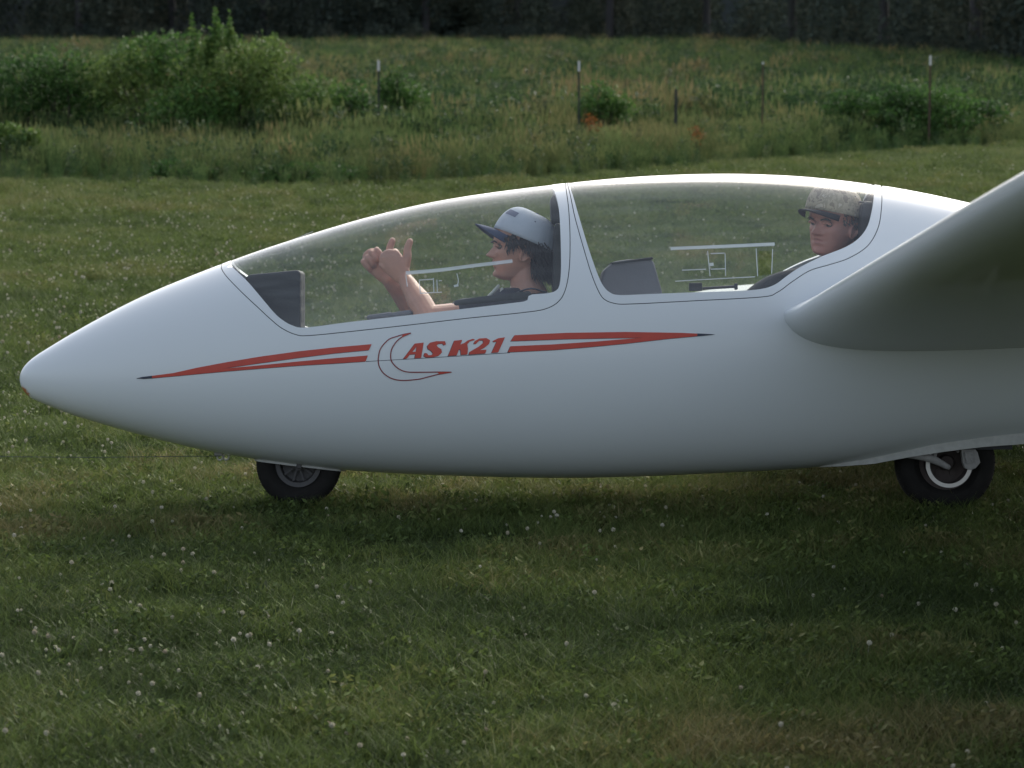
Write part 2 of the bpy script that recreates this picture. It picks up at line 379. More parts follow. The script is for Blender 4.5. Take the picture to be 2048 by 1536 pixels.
tint = np.clip(.46 + .60 * big + .52 * fine + rng.normal(0, .15, len(X)) - .20 * np.clip((.5 - Y) / 2, 0, 1), 0, 1)  # last term darkens near turf, putting the foreground's shade into the tint
tint = np.where(Y > 1.5, tint * .62 + .10, tint)          # the mown strip behind is an even green
# a lusher patch at the left of the foreground
lp = gnd(190, 1110); tint = np.clip(tint - .55 * np.exp(-((X - lp.x) / .38) ** 2 - ((Y - lp.y) / .22) ** 2), 0, 1)
hgt = SC * (1 + .28 * fine) * rng.uniform(.75, 1.2, len(X))
for wx, wy in ((597, 1012), (1890, 1025)):       # grass pressed down right under the wheels
    w_ = gnd(wx, 1018); hgt *= 1 - .1 * np.exp(-((X - w_.x) / .14) ** 2 - ((Y - w_.y) / .09) ** 2)
rot = np.zeros((len(X), 3)); rot[:, 2] = rng.uniform(0, 6.28, len(X)); rot[:, :2] = rng.normal(0, .08, (len(X), 2))
idx = np.where(rng.uniform(size=len(X)) < .3, rng.integers(4, 6, len(X)), rng.integers(0, 4, len(X)))
# note: collection children are picked alphabetically, names keep that order
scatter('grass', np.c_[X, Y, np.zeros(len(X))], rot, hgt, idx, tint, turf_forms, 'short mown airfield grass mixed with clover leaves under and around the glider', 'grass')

# clover heads
def clover():
    V = []; F = []; LV = []; r = np.random.default_rng(5)
    for i in range(26):
        z = 1 - 2 * (i + .5) / 26; a = i * 2.4; q = math.sqrt(1 - z * z); n = Vector((q * math.cos(a), q * math.sin(a), z))
        t = n.orthogonal().normalized(); u = n.cross(t); c = n * .0062 + Vector((0, 0, .070)); b = len(V); tip = c + n * .0042
        V += [tuple(c + t * .0026), tuple(c - t * .0026), tuple(tip + u * .0018), tuple(tip - u * .0018)]; F += [(b, b + 2, b + 1), (b, b + 1, b + 3)]; LV += [r.uniform(.2, 1)] * 2
    b = len(V); k = MB(); k.sphere((0, 0, .070), .0066, 8, 6); V += k.v; F += [tuple(i + b for i in f) for f in k.f]; LV += [.5] * len(k.f)
    b = len(V); V += [(-.0008, 0, 0), (.0008, 0, 0), (.0008, .002, .065), (-.0008, .002, .065)]; F.append((b, b + 1, b + 2, b + 3)); LV.append(0)
    return V, F, LV
M_CLOV = leafmat('clover_flower', (.52, .50, .41), (.43, .40, .30), (.30, .21, .15), tr=.2)
X = []; Y = []; 
for (a, b_, dn) in ((3.9, 6.4, 85), (6.4, 10.5, 90), (10.5, 17, 42), (17, 30, 12)):
    x, y = frustum_points(a, b_, dn); X.append(x); Y.append(y)
X = np.concatenate(X); Y = np.concatenate(Y)
cl = np.array([fbm(x, y, .8, 3, 17.7) for x, y in zip(X, Y)])
left = np.clip((1.4 - X) / 2.4, .35, 1.15)
k = (rng.uniform(size=len(X)) < np.clip(.34 + 1.4 * (cl + .05), .20, 1) * left) & (Y < edge_y(X) - .3); X, Y = X[k], Y[k]
rot = np.zeros((len(X), 3)); rot[:, :2] = rng.normal(0, .3, (len(X), 2)); rot[:, 2] = rng.uniform(0, 6.28, len(X))
scatter('clover_flowers', np.c_[X, Y, np.zeros(len(X))], rot, rng.uniform(.42, .8, len(X)) * np.where(Y > 4, 1.3, 1), np.zeros(len(X)), np.clip(rng.normal(.15, .25, len(X)), 0, 1), [vmesh('clover', clover(), M_CLOV)],
        'small white clover flower heads dotted through the mown grass', 'clover flowers')

EDG_U = [-.4, .055, .10, .14, .19, .27]; EDG_D = [146, 146, 124, 98, 76, 60]      # distance of the wood's edge along each bearing
def wood_d(u): return float(np.interp(u, EDG_U, EDG_D))
# tall unmown strip and the field behind it
M_TALL = leafmat('tall_grass', (.036, .078, .026), (.095, .124, .046), (.150, .122, .060), tr=.4)
M_WEED = leafmat('field_weeds', (.028, .062, .024), (.048, .082, .032), (.082, .084, .044), tr=.3)
tall_forms = [vmesh('tall_%d' % i, blades(60, .13, .28, .62, .0075, lean=.35, curl=.9, seg=3, seed=40 + i, heads=.35), M_TALL) for i in range(4)]
tall_forms += [vmesh('weed_%d' % i, leaves(90, .17, .17, .05, .55, .035, seed=60 + i, stems=9), M_WEED) for i in range(3)]
X = []; Y = []; K = []
for (a, b_, dn, sc) in ((24, 33, 26, 1.0), (33, 45, 11, 1.15), (45, 70, 5.5, 1.5), (70, 112, 2.6, 2.0)):
    x, y = frustum_points(a - 5, b_ - 5, dn * .8, 1.25, 1.5); X.append(x); Y.append(y); K.append(np.full(len(x), sc))
X = np.concatenate(X); Y = np.concatenate(Y); K = np.concatenate(K)
jit = np.array([fbm(x, y, 1.3, 3, 4.2) for x, y in zip(X, Y)])
wd_ = np.array([wood_d(x / (y - CAM.y)) for x, y in zip(X, Y)]) + CAM.y
k = (Y > edge_y(X) + .35 * jit) & (Y < wd_ + 2); X, Y, K = X[k], Y[k], K[k]
dd = (Y - edge_y(X)) / KD
b1 = np.array([fbm(x, y, .35, 4, 30.) for x, y in zip(X, Y)]); b2 = np.array([fbm(x, y, 1.4, 3, 50.) for x, y in zip(X, Y)])
front = np.clip(1 - dd / 4.2, 0, 1)
sc = np.where(dd < 1.3, .24 + dd * .36, np.where(dd < 4.0, .70 + .14 * b2, 1.0 + .25 * b1)) * rng.uniform(.8, 1.15, len(X))
sc = sc * np.where(dd > 5, np.clip(K, 1, 1.25), 1) * (1 + .22 * b2)
sc = np.where(dd > 9, sc * .80, sc)
u = X / (Y - CAM.y) * KD                                # bearing
tint = .20 + .22 * front * (dd > 1.2) - .02 * (dd < 1.0) + .42 * b1 + .30 * b2 + rng.normal(0, .10, len(X))  # tint held lower along the mown edge, painting in the shade there
tint += .34 * np.exp(-((u - .055) / .06) ** 2) * np.exp(-((dd - 3.0) / 1.4) ** 2)     # rusty patch right of the middle
tint -= .28 * np.exp(-((u - .20) / .05) ** 2) * np.exp(-((dd - 3.6) / 1.4) ** 2)
tint -= (dd > 5) * (.14 + 1.1 * np.clip(u - .02, 0, .3)); tint += .5 * (dd > 5) * b2 + .5 * (dd > 5) * b1
tint = np.clip(tint, 0, 1)
grassy = rng.uniform(size=len(X)) < np.where(dd < 1.1, .72, np.where(dd < 4.2, .80, .42 + .4 * b1))
idx = np.where(grassy, rng.integers(0, 4, len(X)), rng.integers(4, 7, len(X)))
rot = np.zeros((len(X), 3)); rot[:, 2] = rng.uniform(0, 6.28, len(X)); rot[:, :2] = rng.normal(0, .10, (len(X), 2))
sc = np.where(dd > 9, sc * K ** .15, sc)
scatter('tall_grass', np.c_[X, Y, np.zeros(len(X))], rot, sc, idx, tint, tall_forms, 'unmown tall grass and weeds filling the field beyond the mown edge', 'tall grass')

# ------------------------------------------------------------------ bushes
M_BUSH = leafmat('bush_leaves', (.034, .080, .022), (.070, .145, .034), (.125, .180, .048), inst=False, tr=.35)
M_BARK = mat('bark', (.045, .036, .028), .95, var=.3, vscale=12, bump=.8, bscale=30)
def foliage(name, blobs, nl, size, parent, tint0=.4, seed=1, m=None):
    """leaf quads spread through the volume of several uneven blobs, each with its own shade"""
    r = np.random.default_rng(seed); tot = sum((b[3] * b[4] * b[5]) ** .8 for b in blobs) ; V = []; F = []; T = []; LVv = []
    for (cx, cy, cz, rx, ry, rz) in blobs:
        n_ = int(nl * (rx * ry * rz) ** .8 / tot); bt = tint0 + r.normal(0, .16)
        p = r.normal(size=(n_, 3)); p /= np.linalg.norm(p, axis=1)[:, None]; p *= (r.uniform(size=(n_, 1)) ** .42)
        for q in p:
            f = 1 + .45 * noise.noise(Vector((q[0] * 2.1 + cx * 3, q[1] * 2.1 + cy, q[2] * 2.1 + seed)))
            c = Vector((cx + q[0] * rx * f, cy + q[1] * ry * f, cz + q[2] * rz * f))
            if c.z < .02: continue
            if noise.noise(c * 4.5) < -.28: continue
            n = Vector((r.normal(), r.normal(), .8)).normalized(); t = n.orthogonal().normalized(); t = Matrix.Rotation(r.uniform(0, 6.28), 3, n) @ t; w = n.cross(t)
            s = size * r.uniform(.55, 1.35); b = len(V)
            V += [tuple(c - t * s), tuple(c + w * s * .45), tuple(c + t * s), tuple(c - w * s * .45)]; F.append((b, b + 1, b + 2, b + 3))
            T.append(min(1, max(0, bt + r.normal(0, .08)))); LVv.append(r.uniform())
    me = bpy.data.meshes.new(name); me.from_pydata(V, [], F)
    a = me.attributes.new('tint', 'FLOAT', 'FACE'); a.data.foreach_set('value', np.array(T, dtype=np.float32))
    a = me.attributes.new('lv', 'FLOAT', 'FACE'); a.data.foreach_set('value', np.array(LVv, dtype=np.float32))
    return link(name, me, m or M_BUSH, parent, smooth=False)
def bush(pxblobs, dist, nl, size, label, tint0, seed, sprouts=(), group=None):
    """pxblobs: (px, py, rx, rz) of each clump as seen, in metres"""
    pts = [(atd(px, py, dist + dy), rx * 1.2, rz * 1.15) for (px, py, rx, rz, dy) in pxblobs]
    base = Vector((sum(p[0].x for p in pts) / len(pts), sum(p[0].y for p in pts) / len(pts), 0))
    root = empty('bush', loc=base); tag(root, label, 'bush', group)
    r = random.Random(seed)
    blobs = [(p.x - base.x, p.y - base.y, max(p.z, rz * .8), rx, rx * .8, rz) for p, rx, rz in pts]
    for (px, top, wd) in sprouts:
        p = atd(px, top, dist); z0 = 1.15; k = int((p.z - z0) / .085)
        for i in range(k): blobs.append((p.x - base.x + r.uniform(-.9, .9) * wd - (k - i) * .006, p.y - base.y, z0 + (p.z - z0) * i / k, wd * (1.5 - .8 * i / k), wd * 1.8, .13))
    foliage('foliage', blobs, int(nl * 1.25), size * 1.15, root, tint0, seed)
    st = MB()
    for b in blobs[:len(pts)]:
        for _ in range(3):
            x0, y0 = b[0] * .6 + r.uniform(-.2, .2), b[1] * .6 + r.uniform(-.15, .15)
            e = Vector((b[0] + r.uniform(-.5, .5) * b[3], b[1] + r.uniform(-.5, .5) * b[4], b[2] + r.uniform(0, .8) * b[5])); s0 = Vector((x0, y0, -.03))
            mid = s0.lerp(e, .5) + Vector((r.uniform(-.08, .08), r.uniform(-.08, .08), .05)); st.tube([s0, mid, e], [.016, .010, .004], 5)
    st.build('stems', M_BARK, root)
    return root
bush([(455, 160, .62, .42, 0), (330, 130, .60, .40, .5), (525, 145, .40, .40, -.2), (400, 215, .6, .35, -.3), (435, 90, .30, .22, .1), (245, 165, .55, .42, .3), (290, 105, .3, .2, .6), (540, 105, .22, .2, .1)], 25.0, 21000, .026,
     'large green shrub with leafy shoots sticking up above its top, behind the nose', .60, 3, sprouts=((389, 28, .035), (432, 24, .055), (458, 28, .035), (470, 50, .04), (412, 62, .07)))
bush([(60, 175, .55, .42, 0), (-30, 180, .5, .45, .3), (125, 150, .38, .36, -.2), (165, 205, .4, .30, -.1)], 25.4, 13000, .024,
     'dark low bush at the left edge of the field', .12, 9)
bush([(10, 268, .20, .13, 0), (58, 276, .14, .10, 0)], 22.4, 900, .028, 'small bright green weed clump at the left end of the mown edge', .75, 12)
bush([(625, 200, .34, .30, 0), (700, 205, .30, .26, .2), (570, 215, .28, .30, -.2)], 25.0, 4200, .024, 'low light green shrub trailing to the right of the large bush', .5, 14)
bush([(785, 185, .24, .30, 0), (815, 205, .26, .25, .2)], 25.6, 2800, .024, 'narrow green shrub growing around the leftmost white tipped post', .45, 15)
bush([(1200, 200, .24, .22, 0), (1235, 215, .22, .20, .1), (1180, 225, .2, .16, .1)], 25.8, 2200, .024, 'small green shrub just right of the middle white tipped post', .42, 16)
bush([(1870, 208, .52, .24, 0), (1960, 226, .40, .18, .3), (1790, 205, .38, .24, -.2), (1700, 210, .34, .20, -.7), (1860, 245, .6, .22, -.1), (1760, 245, .5, .2, -.4)], 27.1, 12000, .026, 'broad low mound of lush dark green growth at the far right', .2, 17)
bush([(345, 345, .30, .10, 0), (440, 352, .34, .09, 0)], 21.4, 1800, .022, 'flat dark green clump on the mown edge below the large bush', .15, 18)
bush([(640, 362, .42, .10, 0), (560, 360, .3, .09, 0)], 20.9, 2200, .022, 'flat dark green clump on the mown edge above the front canopy', .1, 19)
# reddish dock plants
M_DOCK = leafmat('rusty_dock', (.10, .07, .02), (.21, .085, .025), (.30, .11, .03), inst=False, tr=.3)
for j, (px, py, lb) in enumerate(((1180, 240, 'rusty orange dock plant below the small dark shrub'), (1392, 262, 'rusty orange dock plant in the tall grass above the rear canopy'))):
    p = atd(px, py, 24.6); root = empty('dock_plant', loc=(p.x, p.y, 0)); tag(root, lb, 'plant', 'rusty dock plants in the tall grass')
    foliage('foliage', [(0, 0, p.z, .10, .08, .09), (.05, 0, p.z - .08, .12, .08, .10)], 260, .016, root, .5, 80 + j, M_DOCK)
    s_ = MB(); s_.tube([(0, 0, 0), (.01, 0, p.z)], [.006, .003], 5); s_.build('stem', M_BARK, root)

# ------------------------------------------------------------------ fence posts
M_POST = mat('dark_green_post_steel', (.020, .026, .020), .6, var=.3, vscale=20)
M_RUST = mat('rusty_post_steel', (.075, .045, .03), .8, var=.3, vscale=20)
M_TIP = mat('white_post_paint', (.58, .57, .54), .6, var=.08, vscale=30)
def post(px, top, dist, lb, tip=.13, m=None, h=None, w=.026):
    p = atd(px, top, dist); root = empty('fence_post', loc=(p.x, p.y, 0)); tag(root, lb, 'post', 'steel fence posts in the field')
    z1 = p.z; zb = z1 - tip
    def tee(z0, z_, g=0):
        mb = MB(); mb.box((0, 0, (z0 + z_) / 2), (w + g, .006 + g, z_ - z0)); mb.box((0, .012, (z0 + z_) / 2), (.006 + g, .022, z_ - z0 - .001)); return mb
    b = tee(0, zb)
    for i in range(int(zb / .055)): b.box((0, -.005, .05 + i * .055), (.012, .008, .015))
    b.build('stake', m or M_POST, root, smooth=False)
    if tip: tee(zb, z1, .003).build('white_tip', M_TIP, root, smooth=False)
    return root
post(757, 121, 25.0, 'steel fence post with white painted tip, leftmost, half hidden by a shrub')
post(1158, 122, 25.0, 'dark steel fence post with white painted tip above the middle of the canopies')
post(1526, 124, 26.2, 'thin rust brown fence post with a small pale tip, in the tall grass', tip=.03, m=M_RUST, w=.022)
post(1861, 111, 26.4, 'steel fence post with bright white tip at the far right', tip=.13, m=M_RUST)
post(1352, 178, 25.5, 'short dark stub of a fence post without a white tip', tip=0, w=.04)

# ------------------------------------------------------------------ wood
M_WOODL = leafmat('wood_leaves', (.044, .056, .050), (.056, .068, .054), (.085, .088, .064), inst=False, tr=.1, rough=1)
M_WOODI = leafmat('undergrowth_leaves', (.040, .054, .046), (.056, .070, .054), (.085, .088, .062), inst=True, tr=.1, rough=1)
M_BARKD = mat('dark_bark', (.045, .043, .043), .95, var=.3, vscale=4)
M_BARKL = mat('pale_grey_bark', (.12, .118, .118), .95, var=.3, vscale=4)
def tree_meshes(seed):
    r = random.Random(seed); t = MB(); h = 12.5
    P = [Vector((0, 0, -.1)), Vector((r.uniform(-.1, .1), 0, 3)), Vector((r.uniform(-.3, .3), r.uniform(-.2, .2), 7)), Vector((r.uniform(-.4, .4), 0, h * .9))]
    t.tube(P, [.24, .18, .13, .04], 8)
    for _ in range(11):
        z = r.uniform(2.5, 9.5); a = r.uniform(0, 6.28); L = r.uniform(1.6, 3.2); s0 = Vector((0, 0, z)); e = s0 + Vector((math.cos(a) * L, math.sin(a) * L, r.uniform(.2, 1.4)))
        t.tube([s0, s0.lerp(e, .5) + Vector((0, 0, .2)), e], [.07, .045, .015], 5)
    blobs = [(r.uniform(-2.3, 2.3), r.uniform(-2, 2), r.uniform(3.2, 11.5), r.uniform(1.2, 1.9), r.uniform(1.2, 1.9), r.uniform(1.0, 1.6)) for _ in range(13)]
    return t, blobs
protos = []
woodx = [(-27, 3), (-23.2, 1), (-19.5, 4), (-16, 0), (-12.6, 3), (-9.2, 1), (-6.9, 3.4), (-3.2, .8), (.2, 3), (3.6, 1), (7.2, 3.2), (10.4, .5), (13.8, 2.4), (17.2, 1), (20.5, 3), (24.2, -1.3), (25.9, 1.8), (29.4, 0), (-31, 1), (33, 2)]
for i, (x, dy) in enumerate(woodx):
    pale = i in (15,)
    if i < 3:
        root = empty('woodland_tree', loc=(0, 0, 0)); t, blobs = tree_meshes(100 + i)
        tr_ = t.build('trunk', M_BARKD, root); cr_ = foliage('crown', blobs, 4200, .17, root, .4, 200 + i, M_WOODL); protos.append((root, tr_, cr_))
    else:
        s0 = protos[i % 3]; root = s0[0].copy(); COL.objects.link(root)
        for ch in s0[1:]:
            c = ch.copy(); COL.objects.link(c); c.parent = root
            if pale and ch is s0[1]: c.data = ch.data.copy(); c.data.materials.clear(); c.data.materials.append(M_BARKL)
    d0 = 150 + dy; u0 = x / 105.
    d1 = wood_d(u0) + 3 + dy; root.location = (u0 * d1, d1 + CAM.y, 0); root.rotation_euler = (0, 0, random.uniform(0, 6.28)); s = random.uniform(.92, 1.12); root.scale = (s, s, s)
    if pale: tag(root, 'woodland tree with a pale grey trunk, near the right edge of the dark wood', 'tree', 'trees of the dark wood')
    else: tag(root, 'dark leafy tree standing in the shade of the wood across the field', 'tree', 'trees of the dark wood')
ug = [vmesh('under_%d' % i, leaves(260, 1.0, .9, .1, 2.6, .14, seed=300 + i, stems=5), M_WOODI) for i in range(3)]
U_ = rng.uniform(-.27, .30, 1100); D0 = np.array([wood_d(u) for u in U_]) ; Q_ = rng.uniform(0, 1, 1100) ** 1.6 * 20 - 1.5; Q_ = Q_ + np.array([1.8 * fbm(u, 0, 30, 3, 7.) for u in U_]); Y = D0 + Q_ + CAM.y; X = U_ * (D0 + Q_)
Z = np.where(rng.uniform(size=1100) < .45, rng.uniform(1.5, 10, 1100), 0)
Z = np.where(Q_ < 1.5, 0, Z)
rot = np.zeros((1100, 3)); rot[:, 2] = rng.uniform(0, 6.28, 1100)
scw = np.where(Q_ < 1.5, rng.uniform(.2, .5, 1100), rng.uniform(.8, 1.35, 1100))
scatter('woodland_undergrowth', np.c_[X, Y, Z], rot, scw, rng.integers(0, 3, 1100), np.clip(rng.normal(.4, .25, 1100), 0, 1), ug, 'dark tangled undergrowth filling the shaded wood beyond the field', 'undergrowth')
# wooded rise at the back that closes the view
hb = MB(); nx = 60
hv = []; 
for i in range(nx + 1):
    x = -90 + 180 * i / nx
    hv += [(x, 156, -.1), (x, 160, 8 + noise.noise(Vector((x * .1, 3, 0))) * 2), (x, 195, 13 + noise.noise(Vector((x * .08, 9, 0))) * 3)]
hb.add(hv, [(3 * i + j, 3 * i + 3 + j, 3 * i + 4 + j, 3 * i + 1 + j) for i in range(nx) for j in range(2)])
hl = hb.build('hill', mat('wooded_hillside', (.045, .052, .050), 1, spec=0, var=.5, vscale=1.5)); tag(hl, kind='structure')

# ================================================================== GLIDER
G = empty('glider', GM); tag(G, 'white two seat training glider with red stripes, its far wing resting on the ground', 'glider')
def pchip(xs, ys, x):
    xs = np.asarray(xs, float); ys = np.asarray(ys, float); h = np.diff(xs); d = np.diff(ys) / h
    m_ = np.zeros(len(xs)); 
    for i in range(1, len(xs) - 1):
        if d[i - 1] * d[i] > 0:
            w1, w2 = 2 * h[i] + h[i - 1], h[i] + 2 * h[i - 1]; m_[i] = (w1 + w2) / (w1 / d[i - 1] + w2 / d[i])
    m_[0], m_[-1] = d[0], d[-1]
    k = np.clip(np.searchsorted(xs, x) - 1, 0, len(h) - 1); t = (x - xs[k]) / h[k]
    return (ys[k] * (1 + 2 * t) * (1 - t) ** 2 + h[k] * m_[k] * t * (1 - t) ** 2 + ys[k + 1] * t * t * (3 - 2 * t) + h[k] * m_[k + 1] * t * t * (t - 1))
tipP = pl(39.5, 757); X0 = tipP.x; Z0 = tipP.z
top_px = [(60, 721), (100, 694), (150, 664), (200, 636), (300, 586), (400, 545), (500, 507), (620, 468), (750, 430), (900, 397), (1050, 376), (1200, 359), (1300, 351), (1420, 347), (1550, 349), (1650, 356), (1750, 369), (1850, 386), (1925, 403), (2048, 432), (2300, 490), (2700, 560), (3500, 612), (4740, 640)]
bot_px = [(60, 794), (100, 812), (150, 831), (200, 846), (300, 874), (400, 898), (500, 916), (600, 931), (750, 944), (900, 951), (1050, 955), (1200, 955), (1350, 950), (1500, 943), (1600, 937), (1700, 927), (1800, 911), (1900, 896), (2048, 878), (2300, 842), (2700, 785), (3500, 722), (4740, 692)]
mid_px = [(200, 752), (600, 722), (1000, 695), (1500, 670), (2048, 655), (2700, 660), (3500, 662), (4740, 665)]
w_tab = [(60, .055), (100, .092), (200, .152), (300, .198), (450, .252), (600, .290), (800, .322), (1000, .340), (1300, .350), (1600, .345), (1850, .320), (2048, .290), (2400, .225), (2800, .165), (3500, .12), (4740, .075)]
QM = math.sqrt(8.3)
qs = np.linspace(0, QM, 900)
def tabq(px, off):
    q = [0]; v = [0]
    for p in px:
        P = pl(*p); q.append(math.sqrt(P.x - X0)); v.append(P.z - off(P.x))
    y = pchip(q, v, qs)
    ext = np.r_[-y[60:0:-1], y, np.full(60, y[-1])]; kx = np.arange(-30, 31); kern = np.exp(-(kx / 11.) ** 2); kern /= kern.sum()
    return np.convolve(ext, kern, 'same')[60:-60] if True else y
# the mid line is a function of x; top and bottom are measured from it so the nose closes smoothly
mq = [0] + [pl(*p).x - X0 for p in mid_px]; mz = [Z0] + [pl(*p).z for p in mid_px]
def midz(x): return float(pchip(mq, mz, np.array([x - X0]))[0])
top_t = tabq(top_px, midz); bot_t = tabq(bot_px, midz)
wq = [0] + [math.sqrt(pl(p[0], 700).x - X0) for p in w_tab]; wv = [0] + [p[1] for p in w_tab]
yw = pchip(wq, wv, qs); ext = np.r_[-yw[60:0:-1], yw, np.full(60, yw[-1])]; kx = np.arange(-30, 31); kern = np.exp(-(kx / 12.) ** 2); kern /= kern.sum(); w_t = np.convolve(ext, kern, 'same')[60:-60]
mz_t = np.array([midz(X0 + q * q) for q in qs])
def lerp_t(tab, q):
    f = min(max(q / QM, 0), 1) * 899; i = min(int(f), 898); return tab[i] + (tab[i + 1] - tab[i]) * (f - i)
def surf(q, t):
    """q: sqrt of distance from the nose; t: 0 belly .. 1 top, near side"""
    t = min(max(t, 0), 1); ph = (t - .5) * math.pi; c, s = math.cos(ph), math.sin(ph)
    w = lerp_t(w_t, q); m = lerp_t(mz_t, q)
    e = 2 / 2.25 if s < 0 else 2 / 2.12
    y = -w * max(c, 0) ** e
    z = m + (lerp_t(top_t, q) * s ** e if s >= 0 else lerp_t(bot_t, q) * (-s) ** e)
    return Vector((X0 + q * q, y, z))
def normal(q, t):
    dq = .004; dt = .004
    a = surf(min(q + dq, QM), t) - surf(max(q - dq, 0.0005), t)
    if t > 1 - dt: n = Vector((-a.z, 0, a.x)); return n.normalized() if a.x > 0 else Vector((-1, 0, 0))
    if t < dt: n = Vector((a.z, 0, -a.x)); return n.normalized() if a.x > 0 else Vector((-1, 0, 0))
    b = surf(q, t + dt) - surf(q, t - dt)
    n = a.cross(b)
    if n.length < 1e-12: return Vector((-1, 0, 0))
    n.normalize(); s = surf(q, t) - Vector((X0 + q * q + .03, 0, lerp_t(mz_t, q)))
    if n.dot(Vector((-.1 if q > .2 else -1, s.y, s.z))) < 0: n = -n
    return n
def px2s(px, py):
    """photo pixel on the near side -> (q,t)"""
    x = pl(px, py, -.3).x
    t = .7
    for _ in range(5):
        q = math.sqrt(max(x - X0, 1e-4))
        ts = [i / 60 for i in range(6, 61)]; ys = [proj(surf(q, u))[1] for u in ts]
        kmin = int(np.argmin(ys)); lo, hi = .1, ts[kmin]
        if py <= ys[kmin]: t = hi if hi < .97 else 1.0
        else:
            for _ in range(22):
                mm = (lo + hi) / 2
                if proj(surf(q, mm))[1] > py: lo = mm
                else: hi = mm
            t = (lo + hi) / 2
        ppx = proj(surf(q, t))[0]; x += (px - ppx) / 560.0
    return math.sqrt(max(x - X0, 1e-4)), t
def smooth_line(P, step=5.0, closed=False):
    P = [Vector((p[0], p[1])) for p in P]; out = []; n_ = len(P)
    rng_ = range(n_ if closed else n_ - 1)
    for i in rng_:
        p1, p2 = P[i], P[(i + 1) % n_]
        p0 = P[i - 1] if (i > 0 or closed) else p1 * 2 - p2; p3 = P[(i + 2) % n_] if (i + 2 < n_ or closed) else p2 * 2 - p1
        k = max(1, int((p2 - p1).length / step))
        for j in range(k):
            t = j / k; out.append(.5 * ((2 * p1) + (p2 - p0) * t + (2 * p0 - 5 * p1 + 4 * p2 - p3) * t * t + (3 * p1 - p0 - 3 * p2 + p3) * t ** 3))
    if not closed: out.append(P[-1])
    return [(p.x, p.y) for p in out]
def straight(P, step=6.0):
    out = []
    for i in range(len(P)):
        a = Vector(P[i]); b = Vector(P[(i + 1) % len(P)]); k = max(1, int((b - a).length / step))
        out += [tuple(a.lerp(b, j / k)) for j in range(k)]
    return out
def offs(P, d):
    o = []
    for i in range(len(P)):
        a = Vector(P[max(i - 1, 0)]); b = Vector(P[min(i + 1, len(P) - 1)]); t = (b - a); t = t.normalized() if t.length else Vector((1, 0)); o.append((P[i][0] - t.y * d, P[i][1] + t.x * d))
    return o
def outline(P, d=0):
    """open line whose two ends lie on the top of the fuselage"""
    L = smooth_line(P, 6)
    if d: L = offs(L, d)
    q = [px2s(*p) for p in L]; q[0] = (q[0][0], 1.0); q[-1] = (q[-1][0], 1.0)
    return q
FG = [(458, 527), (472, 541), (495, 563), (520, 592), (548, 625), (565, 640), (585, 651), (612, 655), (700, 644), (830, 629), (950, 615), (1048, 603), (1055, 600), (1057, 592), (1064, 589), (1098, 586), (1112, 581), (1119, 570), (1122, 537), (1121, 470), (1118, 420), (1112, 392), (1104, 372)]
FS = [(440, 530), (450, 549), (480, 581), (515, 614), (542, 639), (563, 656), (591, 669), (620, 671), (720, 661), (827, 649), (930, 637), (1038, 626), (1090, 618), (1118, 602), (1132, 575), (1139, 530), (1140, 470), (1137, 415), (1131, 370)]
RG = [(1137, 366), (1146, 392), (1160, 440), (1177, 496), (1194, 545), (1206, 571), (1220, 585), (1240, 590), (1300, 588), (1381, 585), (1470, 582), (1522, 578), (1550, 569), (1575, 551), (1599, 535), (1641, 514), (1691, 494), (1719, 475), (1736, 450), (1745, 415), (1748, 390), (1749, 368)]
RS = [(1134.5, 366), (1141, 392), (1150, 435), (1166, 492), (1182, 545), (1196, 580), (1208, 598), (1230, 607), (1262, 608), (1381, 602), (1522, 594), (1554, 585), (1585, 563), (1620, 541), (1660, 529), (1698, 516), (1735, 492), (1756, 456), (1763, 415), (1764, 371)]
RS = [(a - 0, b_) for a, b_ in RS]
VENT = straight([(1517, 502), (1545, 501), (1543, 548), (1518, 551)], 5)
polys = {'fg': outline(FG), 'fs0': outline(FS, -.8), 'fs1': outline(FS, .8), 'rg': outline(RG), 'rs0': outline(RS, -.8), 'rs1': outline(RS, .8), 'vent': [px2s(*p) for p in VENT]}
# which of the two offsets is the inner one is decided by enclosed area
def parea(P): return abs(sum(P[i][0] * P[(i + 1) % len(P)][1] - P[(i + 1) % len(P)][0] * P[i][1] for i in range(len(P)))) / 2
for a in ('fs', 'rs'):
    if parea(polys[a + '0']) > parea(polys[a + '1']): polys[a + '0'], polys[a + '1'] = polys[a + '1'], polys[a + '0']

verts = []; edges = []; near_cells = set()
TS = 1.15                                # t stretched to metres-ish for good triangles
def cell(q, t): return (int(q / .008), int(t * TS / .014))
for nm, P in polys.items():
    b0 = len(verts)
    for i, (q, t) in enumerate(P):
        verts.append((q, t * TS)); near_cells.add(cell(q, t))
        if i: edges.append((b0 + i - 1, b0 + i))
    if nm == 'vent': edges.append((b0 + len(P) - 1, b0))
NQ, NT = 300, 76
for i in range(NQ + 1):
    for j in range(NT + 1):
        q = .004 + (QM - .004) * i / NQ; t = j / NT
        if cell(q, t) in near_cells and 0 < j < NT: continue
        verts.append((q, t * TS))
cv, ce, cf, *_ = delaunay_2d_cdt([Vector(v) for v in verts], edges, [], 0, 1e-6)
CV = [(v.x, v.y / TS) for v in cv]
NPP = {k: np.array(v) for k, v in polys.items()}
def inside(P, x, y):
    px, py = P[:, 0], P[:, 1]; qx, qy = np.roll(px, -1), np.roll(py, -1); c = np.zeros(len(x), bool)
    for i in range(len(px)):
        if py[i] == qy[i]: continue
        cond = ((py[i] > y) != (qy[i] > y)) & (x < (qx[i] - px[i]) * (y - py[i]) / (qy[i] - py[i]) + px[i]); c ^= cond
    return c
cen = np.array([(sum(CV[i][0] for i in f) / len(f), sum(CV[i][1] for i in f) / len(f)) for f in cf])
